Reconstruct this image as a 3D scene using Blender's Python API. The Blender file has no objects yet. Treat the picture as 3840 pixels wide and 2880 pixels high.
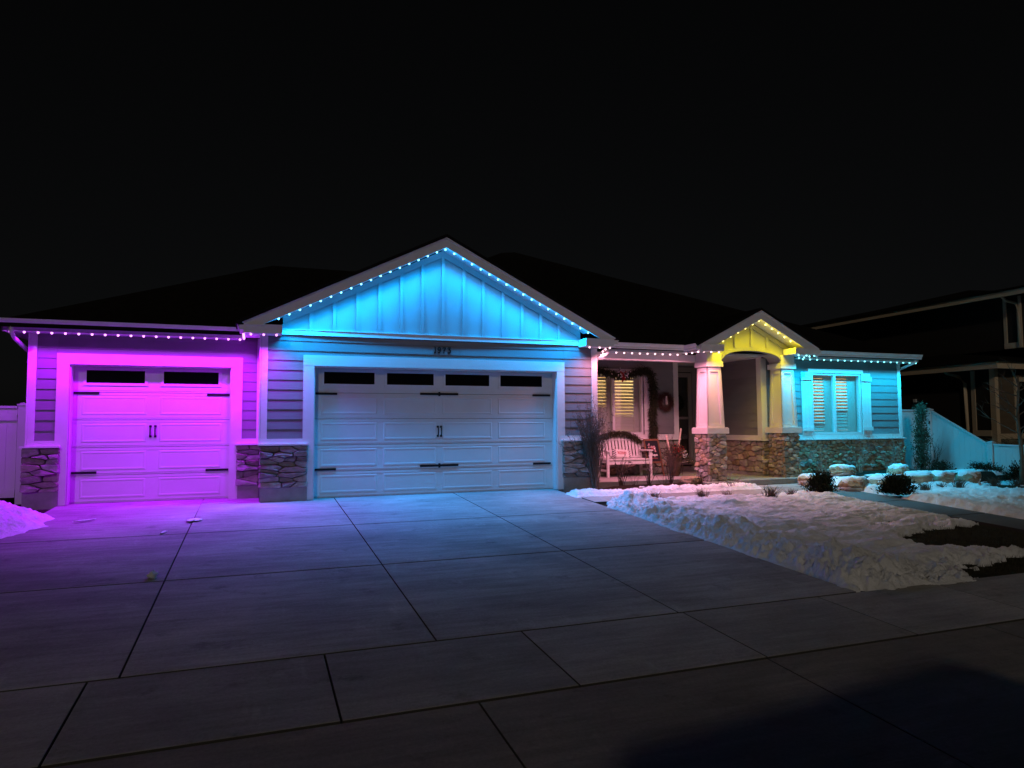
import bpy, math, random
import numpy as np
from mathutils import Vector, Matrix

random.seed(11)
SC = bpy.context.scene
COL = SC.collection
R = math.radians

# ------------------------------------------------------------------ camera
CAMP = (-0.095, -13.1421, 1.303)
YAW, PITCH, ROLL = 0.3558, 0.0611, -0.0063
_f = Vector((math.sin(YAW), math.cos(YAW), 0)); _r = Vector((math.cos(YAW), -math.sin(YAW), 0)); _u = Vector((0, 0, 1))
_f2 = math.cos(PITCH) * _f + math.sin(PITCH) * _u; _u2 = -math.sin(PITCH) * _f + math.cos(PITCH) * _u
_r2 = math.cos(ROLL) * _r + math.sin(ROLL) * _u2; _u3 = -math.sin(ROLL) * _r + math.cos(ROLL) * _u2
cam = bpy.data.cameras.new('camera'); cam.lens = 24.333; cam.sensor_width = 36; cam.clip_end = 2000; cam.clip_start = .05
camo = bpy.data.objects.new('camera', cam); COL.objects.link(camo)
m = Matrix.Identity(4)
for i in range(3):
    m[i][0] = _r2[i]; m[i][1] = _u3[i]; m[i][2] = -_f2[i]; m[i][3] = CAMP[i]
camo.matrix_world = m
SC.camera = camo

# ------------------------------------------------------------------ sky and street glow
SUN_DIR = Vector((0.32, 0.80, -0.44)).normalized()       # direction the light travels
SUN_EL = math.asin(-SUN_DIR.z); SUN_AZ = math.atan2(-SUN_DIR.x, -SUN_DIR.y)
w = bpy.data.worlds.new('World'); SC.world = w; w.use_nodes = True
nt = w.node_tree; nt.nodes.clear()
out = nt.nodes.new('ShaderNodeOutputWorld'); bg = nt.nodes.new('ShaderNodeBackground')
sky = nt.nodes.new('ShaderNodeTexSky'); sky.sky_type = 'NISHITA'; sky.sun_disc = False
sky.sun_elevation = SUN_EL; sky.sun_rotation = SUN_AZ
hs = nt.nodes.new('ShaderNodeHueSaturation'); hs.inputs['Saturation'].default_value = .22
nt.links.new(sky.outputs[0], hs.inputs['Color']); nt.links.new(hs.outputs[0], bg.inputs[0]); nt.links.new(bg.outputs[0], out.inputs[0])
bg.inputs[1].default_value = 0.00052
sun = bpy.data.lights.new('sun', 'SUN'); sun.energy = 0.27; sun.angle = R(2.5); sun.color = (1.0, .86, .70)
suno = bpy.data.objects.new('sun', sun); COL.objects.link(suno)
suno.rotation_euler = SUN_DIR.to_track_quat('-Z', 'Y').to_euler()
vs = SC.view_settings; vs.view_transform = 'Standard'; vs.look = 'None'; vs.exposure = 0.0; vs.gamma = 1.0
SC.cycles.use_denoising = True
SC.cycles.max_bounces = 6; SC.cycles.diffuse_bounces = 3; SC.cycles.glossy_bounces = 3; SC.cycles.transparent_max_bounces = 12
SC.cycles.sample_clamp_indirect = 4.0; SC.cycles.caustics_reflective = False; SC.cycles.caustics_refractive = False

# ------------------------------------------------------------------ helpers
def link(o, parent=None):
    COL.objects.link(o)
    if parent is not None: o.parent = parent
    return o

def tag(o, label=None, cat=None, group=None, kind=None):
    if label: o['label'] = label
    if cat: o['category'] = cat
    if group: o['group'] = group
    if kind: o['kind'] = kind
    return o

def empty(name, loc=(0, 0, 0), rz=0, parent=None):
    o = bpy.data.objects.new(name, None); o.empty_display_size = .2
    o.location = loc; o.rotation_euler = (0, 0, rz)
    return link(o, parent)

def thing(name, label, cat, loc=(0, 0, 0), rz=0, group=None):
    return tag(empty(name, loc, rz), label, cat, group)

def mobj(name, mesh, parent=None, loc=None, rot=None):
    o = bpy.data.objects.new(name, mesh)
    if loc is not None: o.location = loc
    if rot is not None: o.rotation_euler = rot
    return link(o, parent)

def copy_tree(o, parent=None):
    c = o.copy(); COL.objects.link(c); c.parent = parent
    for ch in list(o.children): copy_tree(ch, c)
    return c

class MB:
    def __init__(s): s.v = []; s.f = []; s.sm = []
    def add(s, vs, fs, smooth=False):
        b = len(s.v); s.v.extend([tuple(map(float, q)) for q in vs])
        for f in fs: s.f.append(tuple(i + b for i in f)); s.sm.append(smooth)
        return s
    def box(s, x0, x1, y0, y1, z0, z1):
        vs = [(x, y, z) for z in (z0, z1) for y in (y0, y1) for x in (x0, x1)]
        return s.add(vs, [(0, 2, 3, 1), (4, 5, 7, 6), (0, 1, 5, 4), (2, 6, 7, 3), (0, 4, 6, 2), (1, 3, 7, 5)])
    def rbox(s, c, size, rot):           # rotated box, rot = Matrix 3x3
        hx, hy, hz = [q / 2 for q in size]
        vs = [Vector(c) + rot @ Vector((x, y, z)) for z in (-hz, hz) for y in (-hy, hy) for x in (-hx, hx)]
        return s.add(vs, [(0, 2, 3, 1), (4, 5, 7, 6), (0, 1, 5, 4), (2, 6, 7, 3), (0, 4, 6, 2), (1, 3, 7, 5)])
    def bar(s, a, b, w, t, up=(0, 0, 1)):
        a = Vector(a); b = Vector(b); d = (b - a); L = d.length; d.normalize()
        x = d.cross(Vector(up))
        if x.length < 1e-4: x = Vector((1, 0, 0))
        x.normalize(); z = x.cross(d)
        return s.rbox((a + b) / 2, (w, L, t), Matrix((x, d, z)).transposed())
    def prism(s, poly, a0, a1, axis='y'):
        n = len(poly)
        mk = {'y': lambda p, a: (p[0], a, p[1]), 'x': lambda p, a: (a, p[0], p[1]), 'z': lambda p, a: (p[0], p[1], a)}[axis]
        vs = [mk(p, a0) for p in poly] + [mk(p, a1) for p in poly]
        fs = [tuple(range(n)), tuple(range(2 * n - 1, n - 1, -1))]
        fs += [(i, i + n, (i + 1) % n + n, (i + 1) % n) for i in range(n)]
        return s.add(vs, fs)
    def slab(s, poly, t):                # 3-D polygon extruded down
        n = len(poly)
        vs = list(poly) + [(p[0], p[1], p[2] - t) for p in poly]
        return s.add(vs, [tuple(range(n)), tuple(range(2 * n - 1, n - 1, -1))] + [(i, i + n, (i + 1) % n + n, (i + 1) % n) for i in range(n)])
    def tube(s, pts, rad, n=6, cap=True):
        pts = [Vector(p) for p in pts]
        if not hasattr(rad, '__len__'): rad = [rad] * len(pts)
        vs = []; fs = []
        for i, p in enumerate(pts):
            d = (pts[min(i + 1, len(pts) - 1)] - pts[max(i - 1, 0)])
            if d.length < 1e-9: d = Vector((0, 0, 1))
            d.normalize()
            a = d.cross(Vector((0, 0, 1))) if abs(d.z) < .9 else d.cross(Vector((0, 1, 0)))
            a.normalize(); b = d.cross(a)
            for k in range(n):
                t = 2 * math.pi * k / n
                vs.append(p + (a * math.cos(t) + b * math.sin(t)) * rad[i])
        for i in range(len(pts) - 1):
            for k in range(n):
                fs.append((i * n + k, i * n + (k + 1) % n, (i + 1) * n + (k + 1) % n, (i + 1) * n + k))
        if cap: fs.append(tuple(range(n - 1, -1, -1))); fs.append(tuple(range((len(pts) - 1) * n, len(pts) * n)))
        return s.add(vs, fs, True)
    def leaf(s, p, d, L, W, nrm=None):
        d = Vector(d).normalized(); nrm = Vector(nrm) if nrm is not None else Vector((random.gauss(0, 1), random.gauss(0, 1), random.gauss(0, 1)))
        x = d.cross(nrm)
        if x.length < 1e-4: x = Vector((1, 0, 0))
        x.normalize(); p = Vector(p)
        return s.add([p, p + d * L * .5 + x * W * .5, p + d * L, p + d * L * .5 - x * W * .5], [(0, 1, 2, 3)])
    def mesh(s, name, mat):
        me = bpy.data.meshes.new(name); me.from_pydata(s.v, [], s.f); me.update()
        if any(s.sm): me.polygons.foreach_set('use_smooth', s.sm)
        me.materials.append(mat)
        return me
    def build(s, name, mat, parent=None, loc=None, rot=None):
        return mobj(name, s.mesh(name, mat), parent, loc, rot)

def box(name, mat, parent, x0, x1, y0, y1, z0, z1):
    return MB().box(x0, x1, y0, y1, z0, z1).build(name, mat, parent)

# fast value noise on numpy arrays
_rng = np.random.RandomState(5); _perm = _rng.rand(256, 256)
def vnoise(x, y):
    xi = np.floor(x).astype(int); yi = np.floor(y).astype(int); fx = x - xi; fy = y - yi
    fx = fx * fx * (3 - 2 * fx); fy = fy * fy * (3 - 2 * fy)
    g = lambda a, b: _perm[a % 256, b % 256]
    return (g(xi, yi) * (1 - fx) + g(xi + 1, yi) * fx) * (1 - fy) + (g(xi, yi + 1) * (1 - fx) + g(xi + 1, yi + 1) * fx) * fy
def fbm(x, y, o=4, lac=2.1, gain=.5):
    a = 1; t = 0; n = 0
    for _ in range(o):
        t = t + a * (vnoise(x, y) - .5); n += a; x = x * lac + 17.3; y = y * lac + 9.1; a *= gain
    return t / n * 2

# ------------------------------------------------------------------ materials
def material(name, col, rough=.6, noise=None, bump=None, spec=.3, rand=0.0, metal=0.0, huevar=0.0):
    """noise=(scale xyz, detail, amount): mottles the colour; bump=(scale xyz, strength, dist); rand: value change per object"""
    M = bpy.data.materials.new(name); M.use_nodes = True; t = M.node_tree; N = t.nodes; Lk = t.links
    b = N['Principled BSDF']; b.inputs['Roughness'].default_value = rough; b.inputs['Metallic'].default_value = metal
    b.inputs['Specular IOR Level'].default_value = spec
    b.inputs['Base Color'].default_value = (*col, 1)
    tc = N.new('ShaderNodeTexCoord'); cur = None
    def mapped(sc):
        mp = N.new('ShaderNodeMapping'); mp.inputs['Scale'].default_value = sc
        Lk.new(tc.outputs['Object'], mp.inputs[0]); return mp
    if noise:
        mp = mapped(noise[0]); nz = N.new('ShaderNodeTexNoise'); nz.inputs['Scale'].default_value = 1; nz.inputs['Detail'].default_value = noise[1]; nz.inputs['Roughness'].default_value = .6
        Lk.new(mp.outputs[0], nz.inputs['Vector'])
        mr = N.new('ShaderNodeMapRange'); mr.inputs[1].default_value = .25; mr.inputs[2].default_value = .75
        mr.inputs[3].default_value = 1 - noise[2]; mr.inputs[4].default_value = 1 + noise[2]
        Lk.new(nz.outputs[0], mr.inputs[0]); cur = mr.outputs[0]
    if rand:
        oi = N.new('ShaderNodeObjectInfo'); mr = N.new('ShaderNodeMapRange'); mr.inputs[3].default_value = 1 - rand; mr.inputs[4].default_value = 1 + rand
        Lk.new(oi.outputs['Random'], mr.inputs[0])
        if cur is None: cur = mr.outputs[0]
        else:
            mu = N.new('ShaderNodeMath'); mu.operation = 'MULTIPLY'; Lk.new(cur, mu.inputs[0]); Lk.new(mr.outputs[0], mu.inputs[1]); cur = mu.outputs[0]
    if cur is not None or huevar:
        h = N.new('ShaderNodeHueSaturation'); h.inputs['Color'].default_value = (*col, 1)
        if cur is not None: Lk.new(cur, h.inputs['Value'])
        if huevar:
            oi = N.new('ShaderNodeObjectInfo'); m3 = N.new('ShaderNodeMath'); m3.operation = 'MULTIPLY'; m3.inputs[1].default_value = 7.31
            fr = N.new('ShaderNodeMath'); fr.operation = 'FRACT'; Lk.new(oi.outputs['Random'], m3.inputs[0]); Lk.new(m3.outputs[0], fr.inputs[0])
            mr = N.new('ShaderNodeMapRange'); mr.inputs[3].default_value = .35; mr.inputs[4].default_value = .35 + 1.3 * huevar; Lk.new(fr.outputs[0], mr.inputs[0]); Lk.new(mr.outputs[0], h.inputs['Saturation'])
        Lk.new(h.outputs[0], b.inputs['Base Color'])
    if bump:
        mp = mapped(bump[0]); nz = N.new('ShaderNodeTexNoise'); nz.inputs['Scale'].default_value = 1; nz.inputs['Detail'].default_value = 6; nz.inputs['Roughness'].default_value = .65
        Lk.new(mp.outputs[0], nz.inputs['Vector'])
        bp = N.new('ShaderNodeBump'); bp.inputs['Strength'].default_value = bump[1]; bp.inputs['Distance'].default_value = bump[2]
        Lk.new(nz.outputs[0], bp.inputs['Height']); Lk.new(bp.outputs[0], b.inputs['Normal'])
    return M

def concrete(name, col, stain, broom, seed):
    M = bpy.data.materials.new(name); M.use_nodes = True; t = M.node_tree; N = t.nodes; Lk = t.links; b = N['Principled BSDF']
    b.inputs['Roughness'].default_value = .88; b.inputs['Specular IOR Level'].default_value = .25
    tc = N.new('ShaderNodeTexCoord'); oi = N.new('ShaderNodeObjectInfo')
    def noise(sc, det, lo, hi, a, c, rough=.6, off=0):
        mp = N.new('ShaderNodeMapping'); mp.inputs['Scale'].default_value = sc; mp.inputs['Location'].default_value = (off + seed, off, 0); Lk.new(tc.outputs['Object'], mp.inputs[0])
        n = N.new('ShaderNodeTexNoise'); n.inputs['Scale'].default_value = 1; n.inputs['Detail'].default_value = det; n.inputs['Roughness'].default_value = rough; Lk.new(mp.outputs[0], n.inputs['Vector'])
        mr = N.new('ShaderNodeMapRange'); mr.inputs[1].default_value = lo; mr.inputs[2].default_value = hi; mr.inputs[3].default_value = a; mr.inputs[4].default_value = c; Lk.new(n.outputs[0], mr.inputs[0]); return mr.outputs[0], n.outputs[0]
    def mul(a, c):
        m = N.new('ShaderNodeMath'); m.operation = 'MULTIPLY'; Lk.new(a, m.inputs[0]); Lk.new(c, m.inputs[1]); return m.outputs[0]
    v1, _ = noise((.55, .9, 1), 8, .3, .7, 1 - stain, 1 + stain * .6)
    v2, _ = noise((1.2, 11, 1), 6, .3, .72, 1 - stain * .6, 1 + stain * .5, .7, 3)
    v3, r3 = noise((38, 38, 38), 4, .25, .75, .80, 1.18, .75, 9)
    v4, _ = noise((2.6, 3.0, 1), 10, .58, .70, 1.0, .62, .7, 21)
    v5, _ = noise((3.4, 1.1, 1), 9, .60, .72, 1.0, 1.30, .7, 41)
    mr = N.new('ShaderNodeMapRange'); mr.inputs[3].default_value = .9; mr.inputs[4].default_value = 1.1; Lk.new(oi.outputs['Random'], mr.inputs[0])
    v = mul(mul(mul(v1, v2), mul(v3, v4)), mul(v5, mr.outputs[0]))
    h = N.new('ShaderNodeHueSaturation'); h.inputs['Color'].default_value = (*col, 1); Lk.new(v, h.inputs['Value']); Lk.new(h.outputs[0], b.inputs['Base Color'])
    _, rb = noise((6, broom, 10), 3, 0, 1, 0, 1, .5, 5)
    b1 = N.new('ShaderNodeBump'); b1.inputs['Strength'].default_value = .55; b1.inputs['Distance'].default_value = .006; Lk.new(rb, b1.inputs['Height'])
    b2 = N.new('ShaderNodeBump'); b2.inputs['Strength'].default_value = .5; b2.inputs['Distance'].default_value = .006; Lk.new(r3, b2.inputs['Height']); Lk.new(b1.outputs[0], b2.inputs['Normal']); Lk.new(b2.outputs[0], b.inputs['Normal'])
    return M

def emitter(name, col, strength):
    M = bpy.data.materials.new(name); M.use_nodes = True; t = M.node_tree
    b = t.nodes['Principled BSDF']; b.inputs['Base Color'].default_value = (.8, .8, .8, 1)
    b.inputs['Emission Color'].default_value = (*col, 1); b.inputs['Emission Strength'].default_value = strength
    try: M.cycles.emission_sampling = 'NONE'
    except Exception: pass
    return M

def glass(name, tint=(1, 1, 1), refl=.10):
    M = bpy.data.materials.new(name); M.use_nodes = True; t = M.node_tree; N = t.nodes; N.clear()
    o = N.new('ShaderNodeOutputMaterial'); mx = N.new('ShaderNodeMixShader'); tr = N.new('ShaderNodeBsdfTransparent'); gl = N.new('ShaderNodeBsdfGlossy')
    tr.inputs[0].default_value = (*tint, 1); gl.inputs['Roughness'].default_value = .02; mx.inputs[0].default_value = refl
    t.links.new(tr.outputs[0], mx.inputs[1]); t.links.new(gl.outputs[0], mx.inputs[2]); t.links.new(mx.outputs[0], o.inputs[0])
    return M

TRIM = material('white_trim_paint', (.72, .71, .69), .5, ((3, 3, 3), 3, .05), ((30, 30, 6), .25, .004))
GABLEM = material('gable_panel_paint', (.33, .33, .335), .55, ((3, 3, 3), 3, .05), ((40, 30, 3), .35, .004))
TRIMH = material('white_trim_paint_boards', (.72, .71, .69), .5, ((3, 3, 3), 3, .05), ((5, 30, 40), .3, .004))
SIDING = material('grey_siding_paint', (.21, .21, .215), .6, ((2, 2, 6), 3, .08), ((4, 30, 70), .5, .005), rand=.05)
DOORW = material('garage_door_paint', (.66, .66, .65), .45, ((1.5, 1.5, 1.5), 4, .06), ((10, 60, 90), .12, .003))
BLACK = material('black_iron', (.012, .012, .013), .45)
DGLASS = material('dark_door_glass', (.004, .004, .005), .08, spec=.5)
ROOF = material('dark_asphalt_shingle', (.012, .011, .010), .95, ((8, 8, 8), 4, .35), ((12, 12, 12), .5, .02), spec=.05)
STONE = material('veneer_stone', (.36, .285, .205), .85, ((9, 9, 9), 5, .35), ((26, 26, 26), .7, .012), rand=.38, huevar=.75)
LEDGE = material('ledge_stone', (.28, .235, .19), .85, ((10, 10, 14), 5, .4), ((24, 24, 40), .9, .014), rand=.35, huevar=.55)
MORTAR = material('mortar', (.17, .16, .145), .95, ((30, 30, 30), 3, .2), ((60, 60, 60), .5, .005))
FOOT = material('footing_concrete', (.30, .29, .27), .9, ((5, 5, 5), 5, .22), ((40, 40, 40), .35, .006))
CONC = concrete('concrete', (.36, .355, .34), .40, 90, 0)
CONC2 = concrete('sidewalk_concrete', (.34, .33, .31), .34, 70, 7)
APRON = concrete('apron_concrete', (.22, .20, .17), .36, 60, 15)  # darkened base colour carries part of the foreground shadow
WET = material('damp_path_concrete', (.10, .098, .094), .6, ((2, 2, 2), 5, .3), ((60, 60, 60), .3, .004))
SNOW = material('old_snow', (.87, .88, .90), .7, ((3.5, 3.5, 3.5), 8, .16), ((26, 26, 26), 1.0, .035), spec=.25)
TURF = material('dormant_turf', (.035, .032, .020), .95, ((6, 6, 6), 6, .6), ((50, 50, 50), .8, .02), spec=.05)
MULCH = material('bark_mulch', (.030, .022, .016), .95, ((30, 30, 30), 4, .6), ((45, 45, 45), .9, .03), spec=.05)
SOFFIT = material('soffit_panel', (.6, .6, .59), .6)
CREAM = material('cream_room_wall', (.62, .50, .34), .8)
LOUVER = material('white_louver', (.60, .57, .50), .5)
VINYL = material('white_vinyl', (.66, .66, .655), .4, ((1, 1, 1), 3, .05))
PANE = glass('window_glass', (.93, .95, .95), .07)
DOORPAINT = material('storm_door_paint', (.30, .29, .27), .5)
DARKDOOR = material('dark_entry_door', (.055, .05, .035), .5, ((3, 3, 12), 3, .2))
BARK = material('grey_bark', (.13, .10, .075), .9, ((20, 20, 8), 4, .3), ((40, 40, 12), .6, .01))
TWIG = material('pale_twig', (.27, .23, .185), .9)
TWIGD = material('brown_twig', (.085, .058, .042), .9)
DRYLEAF = material('dry_leaf', (.095, .065, .045), .9, rand=.2)
GREEN = material('dark_evergreen', (.018, .026, .014), .8, ((12, 12, 12), 2, .4), spec=.1)
GREEN2 = material('grey_green_evergreen', (.085, .105, .07), .8, ((9, 9, 9), 2, .4), spec=.15)
GARL = material('garland_needles', (.045, .05, .026), .8, ((20, 20, 20), 2, .4), spec=.1)
DRYGRASS = material('dry_grass', (.30, .22, .12), .9, ((10, 10, 3), 2, .3))
TUFT = material('dry_tuft', (.12, .085, .06), .9)
RED = material('red_ribbon', (.38, .02, .02), .7)
WHITE = material('white_fleck', (.75, .73, .70), .7)
BENCHM = material('bench_paint', (.74, .72, .70), .45, None, ((20, 20, 60), .15, .003))
WOODF = material('brown_wood_frame', (.16, .075, .035), .6, ((6, 40, 6), 3, .3), ((8, 60, 8), .3, .004))
CHALK = material('chalkboard', (.012, .013, .016), .8)
CHALKP = material('pink_chalk', (.75, .45, .45), .9)
WICKER = material('wicker', (.11, .065, .04), .9, ((60, 60, 60), 2, .4), ((80, 80, 30), .8, .01))
BIRCH = material('birch_bark', (.50, .40, .32), .8, ((10, 10, 30), 3, .35))
BOULD = material('sandstone_boulder', (.42, .29, .19), .9, ((7, 7, 12), 8, .5), ((14, 14, 22), 1.0, .06), rand=.15)
NSIDE = material('dark_neighbour_siding', (.15, .115, .08), .7, ((2, 2, 6), 3, .1), ((4, 30, 70), .4, .005))
NSHADE = material('shade_toned_neighbour_wall', (.028, .024, .02), .8)  # near-black tone puts the shade of the unlit side walls into the colour
NTRIM = material('tan_neighbour_trim', (.66, .52, .36), .6)

JOINT = material('joint_dirt', (.05, .046, .04), .95)
SL = .0554
def gz(y):
    if y >= 0: return 0.0
    if y > -10.6: return SL * y
    return SL * -10.6 + .01 * (y + 10.6)

# ================================================================== the setting: ground and paving
def sheet(name, xs, ys, zf, mat):
    v = [(x, y, zf(x, y)) for y in ys for x in xs]; n = len(xs)
    f = [(j * n + i, j * n + i + 1, (j + 1) * n + i + 1, (j + 1) * n + i) for j in range(len(ys) - 1) for i in range(n - 1)]
    o = MB().add(v, f).build(name, mat); tag(o, kind='structure'); return o

_xs = [-400, -120, -40, -12, -6, -3.2, 0, 6, 9, 12, 16, 20, 30, 60, 150, 400]
_ys = [-300, -80, -30, -16, -10.6, -8.7, -7.6, -5, -2.5, 0, 3, 12, 40, 120, 400]
ground = sheet('ground', _xs, _ys, lambda x, y: gz(y) - .05, TURF)

def slab_piece(parent, name, mat, x0, x1, y0, y1, t=.09, g=.0072, dz=0.0):
    x0 += g; x1 -= g; y0 += g * 2.0; y1 -= g * 2.0; b = .004
    def ring(i, d): return [(x, y, gz(y) + dz - d) for x, y in ((x0 + i, y0 + i), (x1 - i, y0 + i), (x1 - i, y1 - i), (x0 + i, y1 - i))]
    v = ring(b, 0) + ring(0, b * .8) + ring(0, t)
    f = [(0, 1, 2, 3)] + [(i, i + 4, (i + 1) % 4 + 4, (i + 1) % 4) for i in range(4)] + [(i + 4, i + 8, (i + 1) % 4 + 8, (i + 1) % 4 + 4) for i in range(4)]
    f = [tuple(reversed(q)) if k else q for k, q in enumerate(f)]
    o_ = MB().add(v, f).build(name, mat, parent); o_.data.materials.append(JOINT)
    for p_ in o_.data.polygons[5:]: p_.material_index = 1
    return o_

driveway = tag(empty('driveway'), kind='structure')
dx = [-3.25, -.95, 1.31, 3.6, 5.76]
dy = [0.93, -2.55, -5.02, -7.58]
for i in range(4):
    for j in range(3):
        y1 = dy[j] if not (j == 0 and i >= 1) else .19
        if j == 0 and i == 0: y1 = .93
        slab_piece(driveway, 'slab', CONC, dx[i], dx[i + 1], dy[j + 1], y1)
slab_piece(driveway, 'slab', CONC, -.95, .0, .19, .93, g=.002)
sidewalk = tag(empty('sidewalk'), kind='structure')
sx = [-9.2, -7.55, -5.95, -4.35, -2.74, -1.14, .43, 2.04, 3.64, 5.22, 6.83, 8.43, 10.03, 11.63, 13.2, 14.8, 16.4, 18, 19.6, 21.2, 22.8]
for a, b_ in zip(sx[:-1], sx[1:]): slab_piece(sidewalk, 'slab', CONC2, a, b_, -8.72, -7.58)
apron = tag(empty('driveway_apron'), kind='structure')
ax = [-3.3, -1.16, 1.3, 3.62, 6.0, 8.3, 10.7]
for a, b_ in zip(ax[:-1], ax[1:]): slab_piece(apron, 'slab', APRON, a, b_, -10.55, -8.725, dz=-.002)
road = sheet('road', [-60, -12, 0, 12, 60], [-19, -15, -12, -10.58], lambda x, y: gz(y) - .03, material('road_asphalt', (.045, .044, .043), .95, ((20, 20, 20), 4, .3), ((60, 60, 60), .6, .01)))
walk = tag(empty('front_walk'), kind='structure')
wx = [5.78, 7.3, 8.85, 10.4, 12.05]
for a, b_ in zip(wx[:-1], wx[1:]): slab_piece(walk, 'slab', CONC2, a, b_, -1.66, -.98, dz=.0)
slab_piece(walk, 'slab', CONC2, 9.75, 12.05, -.98, -.56)
wy = [-1.66, -3.1, -4.6, -6.1, -7.57]
for a, b_ in zip(wy[1:], wy[:-1]): slab_piece(walk, 'slab', WET, 10.95, 11.88, a, b_)

bed = MB()
def bed_sheet(x0, x1, y0, y1, zt, n=14):
    v = []; f = []
    for j in range(n + 1):
        for i in range(n + 1):
            x = x0 + (x1 - x0) * i / n; y = y0 + (y1 - y0) * j / n
            e = min(i, n - i, j, n - j) / 3
            v.append((x, y, gz(y) - .03 + (zt - gz(y) + .03) * min(1, e) + random.uniform(-.012, .012)))
    for j in range(n):
        for i in range(n): f.append((j * (n + 1) + i, j * (n + 1) + i + 1, (j + 1) * (n + 1) + i + 1, (j + 1) * (n + 1) + i))
    return MB().add(v, f, True)
o = bed_sheet(6.72, 9.4, -.95, .2, .03).build('planting_bed', MULCH); tag(o, kind='structure')
o = bed_sheet(11.9, 17.6, -1.6, .36, .13, 20).build('planting_bed', MULCH); tag(o, kind='structure')

# ================================================================== face helper
class Face:
    def __init__(s, o, U, N): s.o = Vector(o); s.U = Vector(U); s.N = Vector(N)
    def pt(s, u, d, z): return s.o + s.U * u + s.N * d + Vector((0, 0, z))
    def box(s, mb, u0, u1, d0, d1, z0, z1):
        v = [s.pt(u, d, z) for z in (z0, z1) for d in (d0, d1) for u in (u0, u1)]
        return mb.add(v, [(0, 2, 3, 1), (4, 5, 7, 6), (0, 1, 5, 4), (2, 6, 7, 3), (0, 4, 6, 2), (1, 3, 7, 5)])
    def part(s, name, mat, parent, u0, u1, d0, d1, z0, z1):
        return s.box(MB(), u0, u1, d0, d1, z0, z1).build(name, mat, parent)

EXPO = .1785
def siding(face, parent, rects, base=1.1, mat=None):
    """lap boards; rects: (u0,u1,z0,z1)"""
    for (u0, u1, z0, z1) in rects:
        k = int(math.floor((z0 - base) / EXPO + 1e-6))
        while base + k * EXPO < z1 - .01:
            a = base + k * EXPO; b = a + EXPO + .02
            za = max(a, z0); zb = min(b, z1)
            def dep(z): return .020 - .013 * (z - a) / (b - a)
            cuts = [u0, u1]
            if u1 - u0 > 3.2: cuts = [u0, u0 + (u1 - u0) * random.uniform(.35, .65), u1]
            for c0, c1 in zip(cuts[:-1], cuts[1:]):
                c0 += .0015; c1 -= .0015
                v = [face.pt(c0, 0.001, za), face.pt(c1, 0.001, za), face.pt(c1, dep(za), za), face.pt(c0, dep(za), za),
                     face.pt(c0, 0.001, zb), face.pt(c1, 0.001, zb), face.pt(c1, dep(zb), zb), face.pt(c0, dep(zb), zb)]
                MB().add(v, [(0, 1, 2, 3), (7, 6, 5, 4), (3, 2, 6, 7), (0, 3, 7, 4), (1, 5, 6, 2)]).build('siding_board', mat or SIDING, parent)
            k += 1

def clip(poly, nx, ny, c):
    out_ = []
    for i in range(len(poly)):
        p = poly[i]; q = poly[(i + 1) % len(poly)]
        dp = p[0] * nx + p[1] * ny - c; dq = q[0] * nx + q[1] * ny - c
        if dp <= 0: out_.append(p)
        if dp * dq < 0:
            t = dp / (dp - dq); out_.append((p[0] + (q[0] - p[0]) * t, p[1] + (q[1] - p[1]) * t))
    return out_

def voronoi(u0, u1, z0, z1, n, an, rnd, relax=2):
    W = u1 - u0; H = (z1 - z0) * an
    rows = max(1, round(math.sqrt(n * H / W))); pts = []
    for r_ in range(rows):
        k = max(1, round(n / rows + rnd.uniform(-.6, .6)))
        off = rnd.random()
        for i in range(k): pts.append((((i + off + rnd.uniform(-.42, .42)) / k % 1) * W, (r_ + .5 + rnd.uniform(-.42, .42)) / rows * H))
    for it in range(relax + 1):
        cells = []
        for i, p in enumerate(pts):
            poly = [(0, 0), (W, 0), (W, H), (0, H)]
            for j, q in enumerate(pts):
                if j == i: continue
                nx, ny = q[0] - p[0], q[1] - p[1]
                if abs(nx) > W * .8: continue
                c = (q[0] ** 2 + q[1] ** 2 - p[0] ** 2 - p[1] ** 2) / 2
                poly = clip(poly, nx, ny, c)
                if len(poly) < 3: break
            cells.append(poly)
        if it < relax:
            pts = [((p[0] + sum(v[0] for v in c) / len(c)) / 2, (p[1] + sum(v[1] for v in c) / len(c)) / 2) if len(c) > 2 else p for p, c in zip(pts, cells)]
    return [[(u0 + x, z0 + y / an) for x, y in c] for c in cells if len(c) > 2]

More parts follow.
